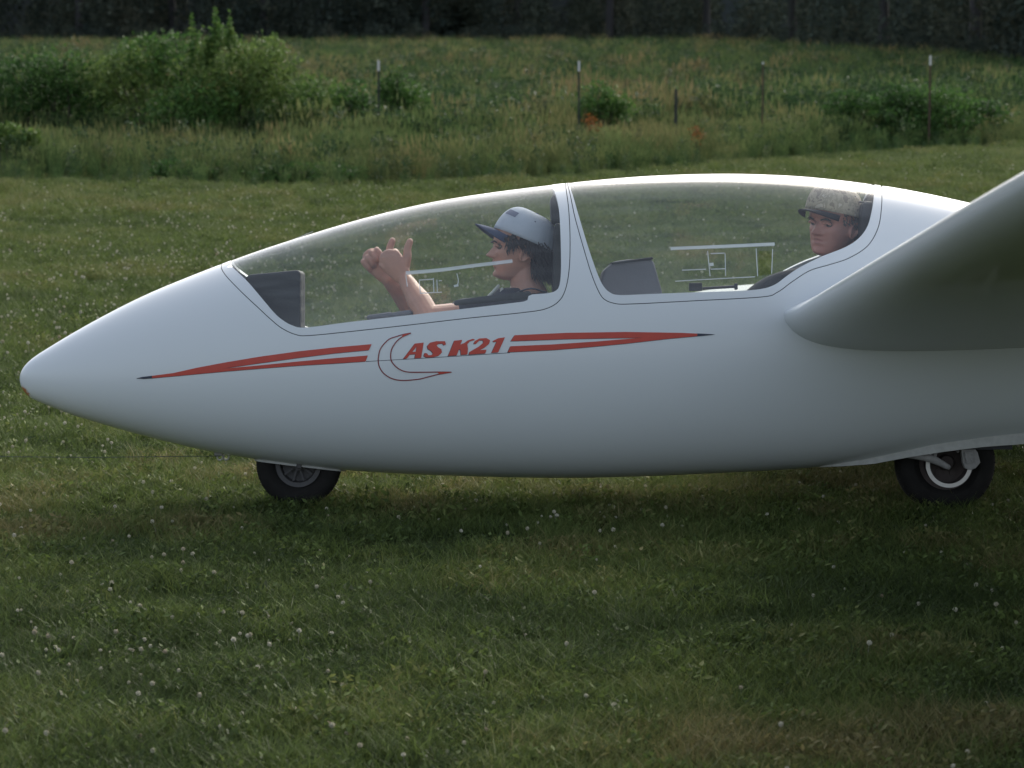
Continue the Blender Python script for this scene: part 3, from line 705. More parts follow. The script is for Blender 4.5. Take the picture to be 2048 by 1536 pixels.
for k_ in ('fg', 'fs0', 'fs1', 'rg', 'rs0', 'rs1'):     # close a little above t=1 so the top row counts as inside
    P = NPP[k_]; P[0, 1] = P[-1, 1] = 1.0
    NPP[k_] = np.vstack([[P[0, 0], 1.2], P, [P[-1, 0], 1.2]])
ins = {k_: inside(P, cen[:, 0], cen[:, 1]) for k_, P in NPP.items()}
reg = np.full(len(cf), 'fus', dtype=object)
for a in 'fr':
    reg[ins[a + 's1']] = a + 'seam'; reg[ins[a + 's0']] = a + 'frame'; reg[ins[a + 'g']] = a + 'glass'
reg[ins['vent'] & ins['rg']] = 'hole'
S3 = [surf(q, t) for q, t in CV]; N3 = [normal(q, t) for q, t in CV]
for i, (q, t) in enumerate(CV):
    if q < .006: N3[i] = Vector((-1, 0, 0))
def shell(name, sel, m, parent, depth=0.0, thick=0.0, m_in=None, both=True):
    fs = [cf[i] for i in range(len(cf)) if sel(reg[i])]
    used = sorted({v for f in fs for v in f}); mp = {v: i for i, v in enumerate(used)}
    V = [S3[v] - N3[v] * depth for v in used]; N = [N3[v] for v in used]
    F = []
    for f in fs:
        p = [S3[v] for v in f]; nn = (p[1] - p[0]).cross(p[2] - p[0]); ff = [mp[v] for v in f]
        if nn.dot(N3[f[0]] + N3[f[1]] + N3[f[2]]) < 0: ff.reverse()
        F.append(ff)
    n0 = len(V)
    idm = []
    for i, v in enumerate(used):
        if abs(V[i].y) < 2e-5: idm.append(i); V[i] = Vector((V[i].x, 0, V[i].z)); N[i] = Vector((N[i].x, 0, N[i].z)).normalized()
        else: idm.append(len(V)); V.append(Vector((V[i].x, -V[i].y, V[i].z))); N.append(Vector((N[i].x, -N[i].y, N[i].z)))
    if both: F += [[idm[i] for i in reversed(f)] for f in F[:]]
    LN = [[N[i] for i in f] for f in F]; MI = [0] * len(F)
    if thick:
        n1 = len(V); cnt = {}
        for f in F:
            for a, b in zip(f, f[1:] + f[:1]): cnt[(a, b)] = 1
        rim = [e for e in cnt if (e[1], e[0]) not in cnt]
        V2 = [V[i] - N[i] * thick for i in range(n1)]; V += V2
        F2 = [[i + n1 for i in reversed(f)] for f in F]; LN += [[-N[i - n1] for i in f] for f in F2]; F += F2; MI += [1] * len(F2)
        for a, b in rim:
            f = [b, a, a + n1, b + n1]; nn = (V[f[1]] - V[f[0]]).cross(V[f[2]] - V[f[0]])
            nn = nn.normalized() if nn.length > 1e-12 else N[a]
            F.append(f); LN.append([nn] * 4); MI.append(0)
    me = bpy.data.meshes.new(name); me.from_pydata(V, [], F); me.update()
    o = link(name, me, m, parent)
    if thick: me.materials.append(m_in or m)
    me.polygons.foreach_set('material_index', MI)
    try: me.normals_split_custom_set([n_ for f in LN for n_ in f])
    except Exception as e: print('normals', e)
    return o
shell('fuselage', lambda r: r == 'fus', M_WHITE, G, thick=.007, m_in=M_INNER)
for a, nm in (('f', 'front'), ('r', 'rear')):
    c = shell('canopy', lambda r: r == a + 'frame', M_WHITE, G, thick=.016, m_in=M_INNER)
    c['label'] = 'white framed clear %s cockpit canopy' % nm
    shell('canopy_glass', lambda r: r == a + 'glass', M_GLASS, c, depth=.001)
    shell('seam', lambda r: r == a + 'seam', M_SEAM, G, depth=.004)
    if a == 'f': CF = c
    else: CR = c
# vent hole exists only on the near side: close the far one
far = MB(); fs = [cf[i] for i in range(len(cf)) if reg[i] == 'hole']
for f in fs: far.add([Vector((S3[v].x, -S3[v].y, S3[v].z)) - Vector((N3[v].x, -N3[v].y, N3[v].z)) * .001 for v in f], [(0, 1, 2)])
far.build('vent_window', M_GLASS, CR)

# ---- markings: vinyl lying on the skin
def decal(name, polysP, m, parent, lift=.0012, holes=(), step=7):
    vs = []; es = []; outs = []
    for P in list(polysP) + list(holes):
        b0 = len(vs); Q = straight(P, step); vs += [Vector(p) for p in Q]; es += [(b0 + i, b0 + (i + 1) % len(Q)) for i in range(len(Q))]; outs.append(np.array(Q))
    v2, e2, f2, *_ = delaunay_2d_cdt(vs, es, [], 0, 1e-5)
    V = []; N = []
    for v in v2:
        q, t = px2s(v.x, v.y); n_ = normal(q, t); V.append(surf(q, t) + n_ * lift); N.append(n_)
    c = np.array([((v2[f[0]].x + v2[f[1]].x + v2[f[2]].x) / 3, (v2[f[0]].y + v2[f[1]].y + v2[f[2]].y) / 3) for f in f2])
    keep = np.zeros(len(f2), bool)
    for P in outs[:len(polysP)]: keep |= inside(P, c[:, 0], c[:, 1])
    for P in outs[len(polysP):]: keep &= ~inside(P, c[:, 0], c[:, 1])
    F = []
    for i, f in enumerate(f2):
        if not keep[i]: continue
        nn = (V[f[1]] - V[f[0]]).cross(V[f[2]] - V[f[0]]); F.append(list(f) if nn.dot(N[f[0]]) > 0 else list(reversed(f)))
    me = bpy.data.meshes.new(name); me.from_pydata(V, [], F); o = link(name, me, m, parent)
    try: me.normals_split_custom_set_from_vertices(N)
    except Exception: pass
    return o
def ribbon_poly(P, w, w1=None):
    L = smooth_line(P, 4); n_ = len(L); a = []; b = []
    o1 = offs(L, 1)
    for i in range(n_):
        dx, dy = o1[i][0] - L[i][0], o1[i][1] - L[i][1]; ww = w / 2 if w1 is None else (w + (w1 - w) * i / n_) / 2
        a.append((L[i][0] + dx * ww, L[i][1] + dy * ww)); b.append((L[i][0] - dx * ww, L[i][1] - dy * ww))
    return a + b[::-1]
z6 = lambda P: [(240 + x * .5957, 640 + y * .5957) for x, y in P]
z8 = lambda P: [(740 + x * .15625, 650 + y * .15625) for x, y in P]
sh = lambda P, dx, dy: [(x + dx, y + dy) for x, y in P]
LS = z6([(55, 196), (110, 187), (180, 178), (260, 160), (350, 143), (470, 123), (600, 105), (720, 92), (845, 81), (836, 101), (720, 112), (600, 127), (450, 148), (345, 163), (450, 154), (600, 139), (720, 128), (832, 119), (825, 139), (720, 146), (600, 153), (470, 163), (350, 173), (200, 187), (110, 195)])
RSx = z6([(1325, 51), (1500, 43), (1700, 40), (1880, 43), (2000, 48), (1940, 54), (1850, 62), (1700, 79), (1575, 91), (1450, 101), (1302, 108), (1311, 88), (1450, 82), (1600, 72), (1755, 59), (1650, 61), (1500, 64), (1312, 71)])
for P, tip in ((LS, z6([(55, 196), (75, 191), (108, 187), (108, 196), (80, 198)])), (RSx, z6([(1938, 45), (2000, 48), (1938, 55)]))):
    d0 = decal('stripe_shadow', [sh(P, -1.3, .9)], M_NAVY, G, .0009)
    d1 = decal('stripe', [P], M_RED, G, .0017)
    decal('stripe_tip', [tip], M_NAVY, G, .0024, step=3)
Aout = [(425, 434), (575, 237), (688, 225), (655, 421), (572, 428), (582, 374), (512, 379), (474, 426)]; Ahole = [(543, 345), (598, 276), (587, 341)]
Sout = [(972, 250), (945, 260), (930, 238), (880, 240), (852, 262), (872, 284), (915, 310), (922, 350), (880, 392), (800, 414), (720, 414), (688, 396), (700, 358), (730, 362), (748, 386), (790, 385), (808, 363), (786, 335), (742, 305), (732, 268), (772, 225), (850, 207), (962, 207)]
Kout = [(1000, 396), (1080, 200), (1180, 190), (1158, 250), (1212, 228), (1250, 198), (1320, 176), (1345, 190), (1282, 207), (1246, 246), (1254, 300), (1247, 376), (1165, 383), (1158, 318), (1140, 310), (1110, 388)]
Tout = [(1325, 242), (1345, 205), (1400, 172), (1490, 167), (1538, 195), (1525, 240), (1465, 290), (1405, 322), (1492, 314), (1477, 362), (1265, 379), (1277, 343), (1400, 272), (1452, 225), (1446, 197), (1402, 197), (1360, 240)]
Oout = [(1575, 202), (1640, 170), (1728, 157), (1642, 350), (1555, 356), (1622, 212), (1580, 218)]
letters = [z8(p) for p in (Aout, Sout, Kout, Tout, Oout)]
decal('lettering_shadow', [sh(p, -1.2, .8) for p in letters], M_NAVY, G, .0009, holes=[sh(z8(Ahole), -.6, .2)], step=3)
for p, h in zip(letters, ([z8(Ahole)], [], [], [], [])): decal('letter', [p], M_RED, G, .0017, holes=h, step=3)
outer = z8([(525, 103), (430, 120), (330, 150), (245, 182), (175, 248), (130, 315), (110, 400), (106, 480), (132, 560), (190, 632), (280, 685), (380, 707), (500, 706), (640, 690), (760, 660), (880, 630), (960, 616), (1045, 603)])
inner = z8([(1045, 603), (900, 601), (700, 604), (510, 603), (430, 590), (355, 552), (300, 500), (271, 450), (265, 380), (282, 300), (330, 225), (400, 160), (525, 103)])
decal('crescent_emblem', [ribbon_poly(outer, 2.2)], M_DKRED, G, .0014, step=4)
decal('crescent_emblem', [ribbon_poly(inner, 2.2)], M_DKRED, G, .0021, step=4)
for P in ([(1045, 603), (860, 600), (890, 630)], [(525, 103), (425, 122), (400, 160)]): decal('crescent_tip', [z8(P)], M_RED, G, .0027, step=4)
decal('pinstripe', [ribbon_poly([(732, 723), (870, 715), (1020, 705.5)], 1.1)], M_NAVY, G, .0005, step=8)

# ---- sliding window rails and frames on the canopies (raised acrylic strips)
def strip(name, P, w, m, parent, lift0=.001, lift1=.006):
    a = ribbon_poly(P, w); h = len(a) // 2; L1 = a[:h]; L2 = a[h:][::-1]; mb = MB(); V = []
    for u, v in zip(L1, L2):
        for p in (u, v):
            q, t = px2s(*p); s_, n_ = surf(q, t), normal(q, t); V += [s_ + n_ * lift0, s_ + n_ * lift1]
    F = []
    for i in range(h - 1):
        b = 4 * i; c = b + 4
        F += [(b, c, c + 1, b + 1), (b + 1, c + 1, c + 3, b + 3), (b + 3, c + 3, c + 2, b + 2), (b + 2, c + 2, c, b)]
    F += [(0, 1, 3, 2), (4 * h - 4, 4 * h - 2, 4 * h - 1, 4 * h - 3)]
    mb.add(V, F); return mb.build(name, m, parent, smooth=False)
strip('window_rail', [(812, 547), (880, 541), (950, 532), (1025, 523)], 6.5, M_RAIL, CF)
for P in ([(838, 561), (867, 559)], [(867, 557), (868, 585)], [(841, 587), (884, 585)], [(839, 563), (841, 588)], [(874, 560), (875, 585)], [(812, 551), (815, 574)], [(914, 548), (917, 562), (914, 574)], [(878, 562), (884, 562)]):
    strip('window_frame', P, 1.7, M_RAIL, CF)
strip('window_latch', [(908, 573), (917, 571)], 4, M_RAIL, CF)
strip('window_rail', [(1341, 498), (1440, 494), (1549, 489)], 6, M_RAIL, CR)
for P in ([(1415, 503), (1420, 553)], [(1450, 508), (1451, 552)], [(1421, 508), (1449, 507)], [(1421, 539), (1451, 538)], [(1364, 541), (1412, 539)], [(1512, 498), (1515, 553)], [(1350, 563), (1400, 560), (1510, 554)], [(1545, 499), (1543, 548)]):
    strip('window_frame', P, 1.6, M_RAIL, CR)
strip('window_latch', [(1419, 530), (1427, 529)], 6, M_RAIL, CR)

# ---- yaw string probe on the front canopy top
ys_ = MB(); a0 = pl(556, 491); a1 = pl(600, 474); a2 = pl(626, 463)
ys_.tube([a0, a1, a2], [.0018, .0018, .0012], 6); ys_.build('yaw_string', M_STRIPE, G)

# ---- wings
def airfoil(th, n_=28):
    """closed loop of (x 0..1, z) starting at the trailing edge, over the top to the nose and back below"""
    P = []
    yt = lambda x: 5 * th * (.2969 * math.sqrt(x) - .126 * x - .3516 * x * x + .2843 * x ** 3 - .1036 * x ** 4)
    cb = lambda x: .035 * (4 * x * (1 - x)) * .9
    for i in range(n_ + 1):
        x = .5 * (1 + math.cos(math.pi * i / n_)); P.append((x, cb(x) + yt(x) * (1 - .42 * math.exp(-x / .06)) + .016 * math.exp(-x / .035)))
    for i in range(1, n_):
        x = .5 * (1 - math.cos(math.pi * i / n_)); P.append((x, cb(x) - yt(x) * .92 + .016 * math.exp(-x / .035)))
    return P
LE0 = pl(1578, 618, -.33)
def wing(side):
    mb = MB()
    T = np.array([(0.0, 1.66, .165, -.030, .0), (.15, 1.60, .170, -.010, 0), (.35, 1.56, .172, 0, 0), (.9, 1.52, .172, 0, 0), (2, 1.45, .17, 0, 0), (3.5, 1.36, .165, 0, 0), (5.2, 1.2, .16, .01, 0), (6.8, .92, .15, .07, 0), (7.9, .68, .14, .14, 0), (8.15, .55, .12, .2, 0), (8.22, .40, .08, .26, .01)])
    ss = np.r_[np.linspace(0, .9, 24), np.linspace(.95, 7.9, 60), np.linspace(7.95, 8.22, 10)]
    cols = [pchip(T[:, 0], T[:, c], ss) for c in (1, 2, 3, 4)]
    V = []; dih = R(3.15 if side < 0 else 1.25)      # flexed: the far wing carries weight on its tip
    inc = R(-2.0)
    for i, s_ in enumerate(ss):
        ch, th, dx, dz = (c[i] for c in cols); pf = airfoil(th, 44); k = len(pf); y = s_ * math.cos(dih)
        for x, z in pf:
            V.append((LE0.x + dx + x * ch * math.cos(inc), side * (.27 + y), LE0.z - .050 + dz + z * ch + x * ch * math.sin(inc) + s_ * math.sin(dih)))
    F = [(i * k + j, i * k + (j + 1) % k, (i + 1) * k + (j + 1) % k, (i + 1) * k + j) for i in range(len(ss) - 1) for j in range(k)]
    F += [tuple(range(k)), tuple((len(ss) - 1) * k + j for j in range(k))]
    mb.add(V, F); o = mb.build('wing', M_WHITE, G); o['label'] = 'raised near wing' if side < 0 else 'far wing lowered to the ground'
    return o
wing(-1); wing(1)
# tail
def slab(name, secs, vertical):
    mb = MB(); V = []; k = None
    for (a, le, ch, th) in secs:
        pf = [(x, z) for x, z in airfoil(th, 14)]; k = len(pf)
        for x, z in pf:
            z = z - .035 * 4 * x * (1 - x) * .9
            V.append((le + x * ch, z * ch, a) if vertical else (le + x * ch, a, TZ + z * ch))
    F = [(i * k + j, i * k + (j + 1) % k, (i + 1) * k + (j + 1) % k, (i + 1) * k + j) for i in range(len(secs) - 1) for j in range(k)] + [tuple(range(k)), tuple((len(secs) - 1) * k + j for j in range(k))]
    mb.add(V, F); return mb.build(name, M_WHITE, G)
TX = X0 + 8.3; tb = lerp_t(mz_t, QM); TZ = tb + 1.02
slab('fin', [(tb - .03, TX - 1.15, 1.12, .12), (tb + 1.0, TX - .72, .80, .11)], True)
slab('tailplane', [(-1.5, TX - .60, .40, .10), (-.2, TX - .75, .66, .11), (.2, TX - .75, .66, .11), (1.5, TX - .60, .40, .10)], False)

# ---- wheels
def wheel(name, cpx, cpy, r, wd, yoff=0.0):
    c = pl(cpx, cpy, yoff); w = empty(name); w.parent = G; w.location = c
    t = MB(); h = wd / 2
    prof = [(r * .56, -h * .62), (r * .66, -h * .95), (r * .82, -h), (r * .93, -h * .82), (r * .985, -h * .5), (r, -h * .2), (r, h * .2), (r * .985, h * .5), (r * .93, h * .82), (r * .82, h), (r * .66, h * .95), (r * .56, h * .62), (r * .5, h * .5), (r * .5, -h * .5)]
    t.lathe(prof, (0, 0, 0), 56); 
    for j in range(36):          # shallow tread ribs
        a = 2 * math.pi * j / 36; t.box((math.cos(a) * r * .955, -h * .62, math.sin(a) * r * .955), (.010, .012, .004), Matrix.Rotation(-a, 3, 'Y'))
    t.build('tyre', M_RUBBER, w); return c, w
cN, wN = wheel('nose_wheel', 598, 928, .153, .10)
rim = MB(); rim.lathe([(.076, -.030), (.082, -.036), (.066, -.034), (.060, -.016), (.060, .03), (.078, .03)], (0, 0, 0), 40)
rim.lathe([(.001, -.030), (.022, -.030), (.022, -.012), (.001, -.012)], (0, 0, 0), 20)
for j in range(10):
    a = 2 * math.pi * j / 10; rim.box((math.cos(a) * .041, -.022, math.sin(a) * .041), (.042, .010, .007), Matrix.Rotation(-a, 3, 'Y'))
rim.lathe([(.001, -.010), (.060, -.010), (.060, -.006), (.001, -.006)], (0, 0, 0), 30)
rim.build('rim', M_RIM, wN)
def skirt(name, P0, P1, hw, hh, m, rnd=.02, droop=0, n_=20, y_in=None):
    """thin upright band around a wheel opening from P0 to P1 (local x,z of the upper edge)"""
    mb = MB(); loop = []
    for i in range(n_ + 1):
        u = i / n_; x = P0[0] + (P1[0] - P0[0]) * u; z = P0[1] + (P1[1] - P0[1]) * u + droop * math.sin(math.pi * u)
        y = hw * min(1, (math.sin(math.pi * u)) ** .22 if 0 < u < 1 else 0); loop.append((x, -y, z))
    loop += [(x, -y, z) for x, y, z in reversed(loop[1:-1])]; k = len(loop)
    V = []
    for x, y, z in loop: V += [(x, y, z + .03), (x, y, z - hh), (x, y * .93, z - hh), (x, y * .93, z + .03)]
    F = []
    for i in range(k):
        a = 4 * i; b = 4 * ((i + 1) % k)
        for j in range(4): F.append((a + j, b + j, b + (j + 1) % 4, a + (j + 1) % 4))
    mb.add(V, F); return mb.build(name, m, G)
M_SKIRT = mat('pale_worn_paint', (.42, .42, .40), .6, var=.25, vscale=45)
p0, p1 = pl(505, 912, -.06), pl(689, 934, -.06)
skirt('wheel_fairing', (p0.x, p0.z), (p1.x, p1.z), .066, .018, M_SKIRT)
br = MB(); c_ = pl(598, 927, -.07); br.box(c_, (.018, .012, .034)); br.tube([c_ + Vector((0, -.004, -.010)), c_ + Vector((0, .13, -.010))], .009, 12); br.build('axle_bracket', M_RIM, G, bevel=.002)

cM, wM = wheel('main_wheel', 1889, 924, .180, .125)
rm = MB(); rm.lathe([(.092, -.035), (.098, -.045), (.082, -.04), (.074, -.015), (.074, .03), (.09, .03)], (0, 0, 0), 40)
rm.lathe([(.001, -.018), (.074, -.018), (.074, -.010), (.001, -.010)], (0, 0, 0), 30); rm.lathe([(.001, -.05), (.024, -.05), (.03, -.02), (.001, -.02)], (0, 0, 0), 20)
for j in range(5):
    a = 2 * math.pi * j / 5 + .3; rm.tube([(math.cos(a) * .045, -.024, math.sin(a) * .045), (math.cos(a) * .045, -.016, math.sin(a) * .045)], .011, 10)
rm.build('rim', mat('dusty_brown_hub', (.055, .042, .038), .8, var=.4, vscale=50), wM)
dc = pl(1898, 929, -.075) - cM
di = MB(); di.lathe([(.069, -.003), (.083, -.003), (.083, .003), (.069, .003)], (dc.x, dc.y, dc.z), 64); di.build('brake_disc', mat('pale_brake_steel', (.62, .59, .55), .45, metal=.2, var=.15, vscale=90), wM)
ca = MB()
def pp(P, y): return [((pl(a, b_, y) - cM).x, (pl(a, b_, y) - cM).z) for a, b_ in P]
ca.prism(pp([(1921, 893), (1945, 892), (1955, 905), (1960, 925), (1951, 936), (1941, 940), (1930, 937), (1925, 925)], -.09), -.098, -.060)
ca.prism(pp([(1928, 903), (1945, 902), (1949, 925), (1932, 928)], -.10), -.106, -.097)
for u, v in ((1932, 909), (1944, 909), (1944, 921), (1934, 921)):
    p = pl(u, v, -.108) - cM; ca.tube([p, p + Vector((0, .012, 0))], .004, 8)
ca.build('brake_caliper', M_PRIMER, wM, bevel=.003)
sa = MB(); sa.limb([pl(1770, 903, -.10) - cM, pl(1830, 911, -.10) - cM, pl(1866, 919, -.10) - cM, pl(1896, 934, -.085) - cM], [.012, .013, .014, .010], 12, ref=(0, 1, 0), flat=.6)
sa.limb([pl(1872, 897, -.09) - cM, pl(1869, 912, -.09) - cM], [.009, .008], 10)
sa.limb([pl(1912, 897, -.08) - cM, pl(1916, 903, -.08) - cM], [.006, .005], 8)
sa.build('swing_arm', M_PRIMER, wM)
# lip along the belly around the main wheel well
lipP = smooth_line([(1640, 938), (1665, 935), (1720, 926), (1800, 911), (1880, 898), (1960, 888), (2048, 881), (2160, 869), (2260, 855)], 14)
lp_ = MB(); V = []
for side in (-1,):
    for i, p in enumerate(lipP):
        u = i / (len(lipP) - 1); yy = -.045 - .085 * min(1, u * 3) ** .6 * (1 if u < .85 else (1 - u) / .15 * .9 + .1); hh = .022 * min(1, u * 6 + .15)
        a = pl(p[0], p[1] - 6, yy); V += [a + Vector((0, -.004, .016)), a + Vector((0, -.012, -hh)), a + Vector((0, .010, -hh - .002)), a + Vector((0, .012, .02))]
n_ = len(lipP); F = [(4 * i + j, 4 * i + 4 + j, 4 * i + 4 + (j + 1) % 4, 4 * i + (j + 1) % 4) for i in range(n_ - 1) for j in range(4)]
lp_.add(V, F); lp_.add([Vector((v.x, -v.y, v.z)) for v in map(Vector, V)], [tuple(reversed(f)) for f in F])
lp_.build('belly_lip', M_SKIRT, G)
wl_ = MB(); q0, q1 = pl(1775, 905, 0), pl(2015, 880, 0); wl_.box(((q0.x + q1.x) / 2, 0, (q0.z + q1.z) / 2 + .01), (q1.x - q0.x, .20, .035)); wl_.build('wheel_well', M_BLACK, G)
# tow hook and ring under the nose
hk = MB(); h0 = pl(437, 903, 0); hk.box(h0, (.03, .016, .030)); hk.build('tow_hook', M_PRIMER, G, bevel=.002)

# ---- cockpit fittings
def block(name, P, hy, m, bevel=.01, parent=G):
    mb = MB(); mb.prism([(pl(a, b_, 0).x, pl(a, b_, 0).z) for a, b_ in P], -hy, hy); return mb.build(name, m, parent, bevel=bevel)
ip_ = block('instrument_panel', [(505, 700), (497, 556), (505, 550), (560, 545), (600, 541), (606, 546), (606, 700)], .11, M_BLACK, .012)
ip_['label'] = 'dark instrument panel hood of the front cockpit'
dl = MB(); 
for (yy, py) in ((-.062, 568), (.02, 566), (-.062, 600), (.02, 600), (-.062, 632), (.02, 632)):
    dl = MB(); p = pl(606, py, 0); dl.tube([(p.x - .002, yy, p.z), (p.x + .0012, yy, p.z)], (.024), 24); dl.build('dial', M_BLACK, ip_)
ppod = block('instrument_pod', [(1196, 640), (1198, 566), (1206, 541), (1224, 525), (1250, 521), (1294, 519), (1303, 524), (1309, 545), (1320, 585), (1322, 640)], .15, M_HOOD, .018)
ppod['label'] = 'grey instrument hood of the rear cockpit'
block('glare_lip', [(1219, 527), (1300, 516), (1303, 520), (1222, 531)], .165, M_BLACK, .002)
hb1 = block('headrest', [(1108, 640), (1104, 560), (1105, 500), (1106, 460), (1110, 450), (1118, 450), (1124, 470), (1127, 560), (1127, 640)], .19, M_BLACK, .016)
block('headrest_top', [(1102, 448), (1100, 402), (1104, 394), (1110, 391), (1116, 400), (1121, 448)], .11, M_BLACK, .012)
hb1['label'] = 'black front seat back and headrest'
hb2 = block('headrest', [(1716, 600), (1716, 520), (1710, 450), (1714, 412), (1724, 405), (1744, 410), (1752, 450), (1750, 600)], .15, M_BLACK, .014)
hb2['label'] = 'black rear headrest'
rb = MB()
rb.tube([pl(1722, 412, -.06), pl(1738, 388, -.03), pl(1741, 387, 0), pl(1738, 388, .03), pl(1722, 412, .06)], .004, 8); rb.build('headrest_frame', M_RIM, G)
rb = MB(); rb.tube([pl(1718, 404, -.12), pl(1748, 404, -.12)], .0035, 8); rb.build('headrest_bar', M_RIM, G)
block('seat', [(1127, 640), (1100, 700), (1010, 790), (860, 878), (690, 880), (690, 893), (870, 893), (1030, 805), (1127, 720)], .20, M_HOOD, .01)
block('seat', [(1752, 600), (1730, 680), (1640, 770), (1500, 850), (1350, 850), (1350, 865), (1510, 865), (1660, 785), (1765, 690)], .20, M_HOOD, .01)
pd = MB(); pd.limb([pl(913, 606, -.27), pl(980, 598, -.275), pl(1052, 590, -.275)], [.010, .013, .013], 10, ref=(0, 1, 0), flat=.6); pd.build('sill_pad', M_BLACK, G)
kn = MB(); kn.limb([pl(1028, 594, -.29), pl(1055, 590, -.29)], [.014, .015], 10, ref=(0, 1, 0), flat=.5); kn.build('sill_latch', M_BLACK, G)
for (x, y, w_) in ((765, 632, 26), (805, 628, 22)):
    k_ = MB(); k_.limb([pl(x - w_, y + 3, -.22), pl(x + w_ * .6, y - 1, -.22)], [.010, .013], 8); k_.build('trim_lever', M_HOOD, G)
lv = MB(); lv.box(pl(1391, 574, .2), (.048, .03, .03)); lv.tube([pl(1405, 577, .2), pl(1470, 573, .2)], .006, 8); lv.box(pl(1472, 573, .2), (.012, .02, .024)); lv.build('canopy_lever', M_BLACK, G, bevel=.003)

# ================================================================== people
def remesh(mb, name, m, parent, vox, smooth=4):
    me = mb.mesh(name); o = link(name, me, m, None)
    md = o.modifiers.new('r', 'REMESH'); md.mode = 'VOXEL'; md.voxel_size = vox
    sm = o.modifiers.new('s', 'SMOOTH'); sm.factor = .5; sm.iterations = smooth
    bpy.context.view_layer.update(); dg = bpy.context.evaluated_depsgraph_get()
    m2 = bpy.data.meshes.new_from_object(o.evaluated_get(dg)); o.modifiers.clear(); o.data = m2; bpy.data.meshes.remove(me)
    m2.materials.clear(); m2.materials.append(m); m2.polygons.foreach_set('use_smooth', [True] * len(m2.polygons)); o.parent = parent; return o
def head_mesh(mb, H, nose=1.0, jaw=1.0):
    """head in its own frame: x forward, y left, z up from the chin"""
    fz = [0, .008, .018, .030, .038, .048, .056, .064, .075, .090, .105, .122, .135, .165, .200, .222, .236]
    fx = [.045, .064, .072, .0745, .0755, .076, .0765, .077, .0775, .0775, .077, .077, .083, .082, .064, .036, .0]
    bx = [.0, -.012, -.03, -.048, -.055, -.065, -.072, -.078, -.085, -.092, -.097, -.101, -.102, -.098, -.078, -.050, -.0]
    wx = [.020, .034, .043, .050, .053, .057, .059, .061, .064, .067, .069, .071, .073, .074, .064, .044, .002]
    nz = 64; na = 56; V = []
    zs = np.linspace(0, .236, nz + 1); FX = pchip(fz, fx, zs); BX = pchip(fz, bx, zs); WX = pchip(fz, wx, zs) * (1 + (jaw - 1) * np.clip(1 - zs / .09, 0, 1))
    for i, z in enumerate(zs):
        cx = (FX[i] + BX[i]) / 2; rx = (FX[i] - BX[i]) / 2
        for j in range(na):
            a = 2 * math.pi * j / na; c, s = math.cos(a), math.sin(a); e = .88
            x = cx + rx * math.copysign(abs(c) ** e, c); y = WX[i] * math.copysign(abs(s) ** e, s)
            if c > 0:
                def gs(y0, z0, sy, sz): return math.exp(-((y - y0) / sy) ** 2 - ((z - z0) / sz) ** 2)
                t = min(1, max(0, (.128 - z) / .042)); nb = (t ** 1.1) * .027 if z > .084 else .027 * max(0, 1 - ((.084 - z) / .011)) 
                sw = .008 + .006 * t
                x += nose * nb * math.exp(-(y / sw) ** 2)
                x += .007 * nose * (gs(.013, .082, .007, .008) + gs(-.013, .082, .007, .008))
                x -= .013 * (gs(.031, .117, .015, .010) + gs(-.031, .117, .015, .010))
                x += .004 * (gs(.034, .136, .018, .007) + gs(-.034, .136, .018, .007))
                x += .006 * (gs(.040, .096, .016, .013) + gs(-.040, .096, .016, .013))
                x -= .004 * (gs(.028, .062, .007, .016) + gs(-.028, .062, .007, .016))
                x -= .0035 * gs(0, .0565, .020, .0024)
                x += .009 * gs(0, .016, .020, .013) - .004 * gs(0, .035, .018, .006) + .006 * gs(0, .0490, .019, .0055) + .0075 * gs(0, .0640, .018, .0065)
                x += .004 * (gs(.045, .022, .016, .016) + gs(-.045, .022, .016, .016)) * 0
            V.append(H @ Vector((x, y, z)))
    F = [(i * na + j, i * na + (j + 1) % na, (i + 1) * na + (j + 1) % na, (i + 1) * na + j) for i in range(nz) for j in range(na)]
    F += [tuple(range(na - 1, -1, -1)), tuple(nz * na + j for j in range(na))]
    mb.add(V, F)
    for s in (-1, 1):     # ears: rim, lobe and bowl
        pts = [(-.002, .062), (.002, .078), (-.003, .100), (-.014, .116), (-.028, .117), (-.035, .104), (-.030, .086), (-.018, .070), (-.006, .062)]
        mb.tube([H @ Vector((x - .004, s * (.072 + .010 * (1 if x < -.02 else .3)), z + .005)) for x, z in pts], [.0045, .005, .005, .005, .0055, .0055, .005, .0055, .005], 8)
        mb.sphere(H @ Vector((-.018, s * .071, .093)), (.013, .006, .022), 10, 8, H.to_3x3())
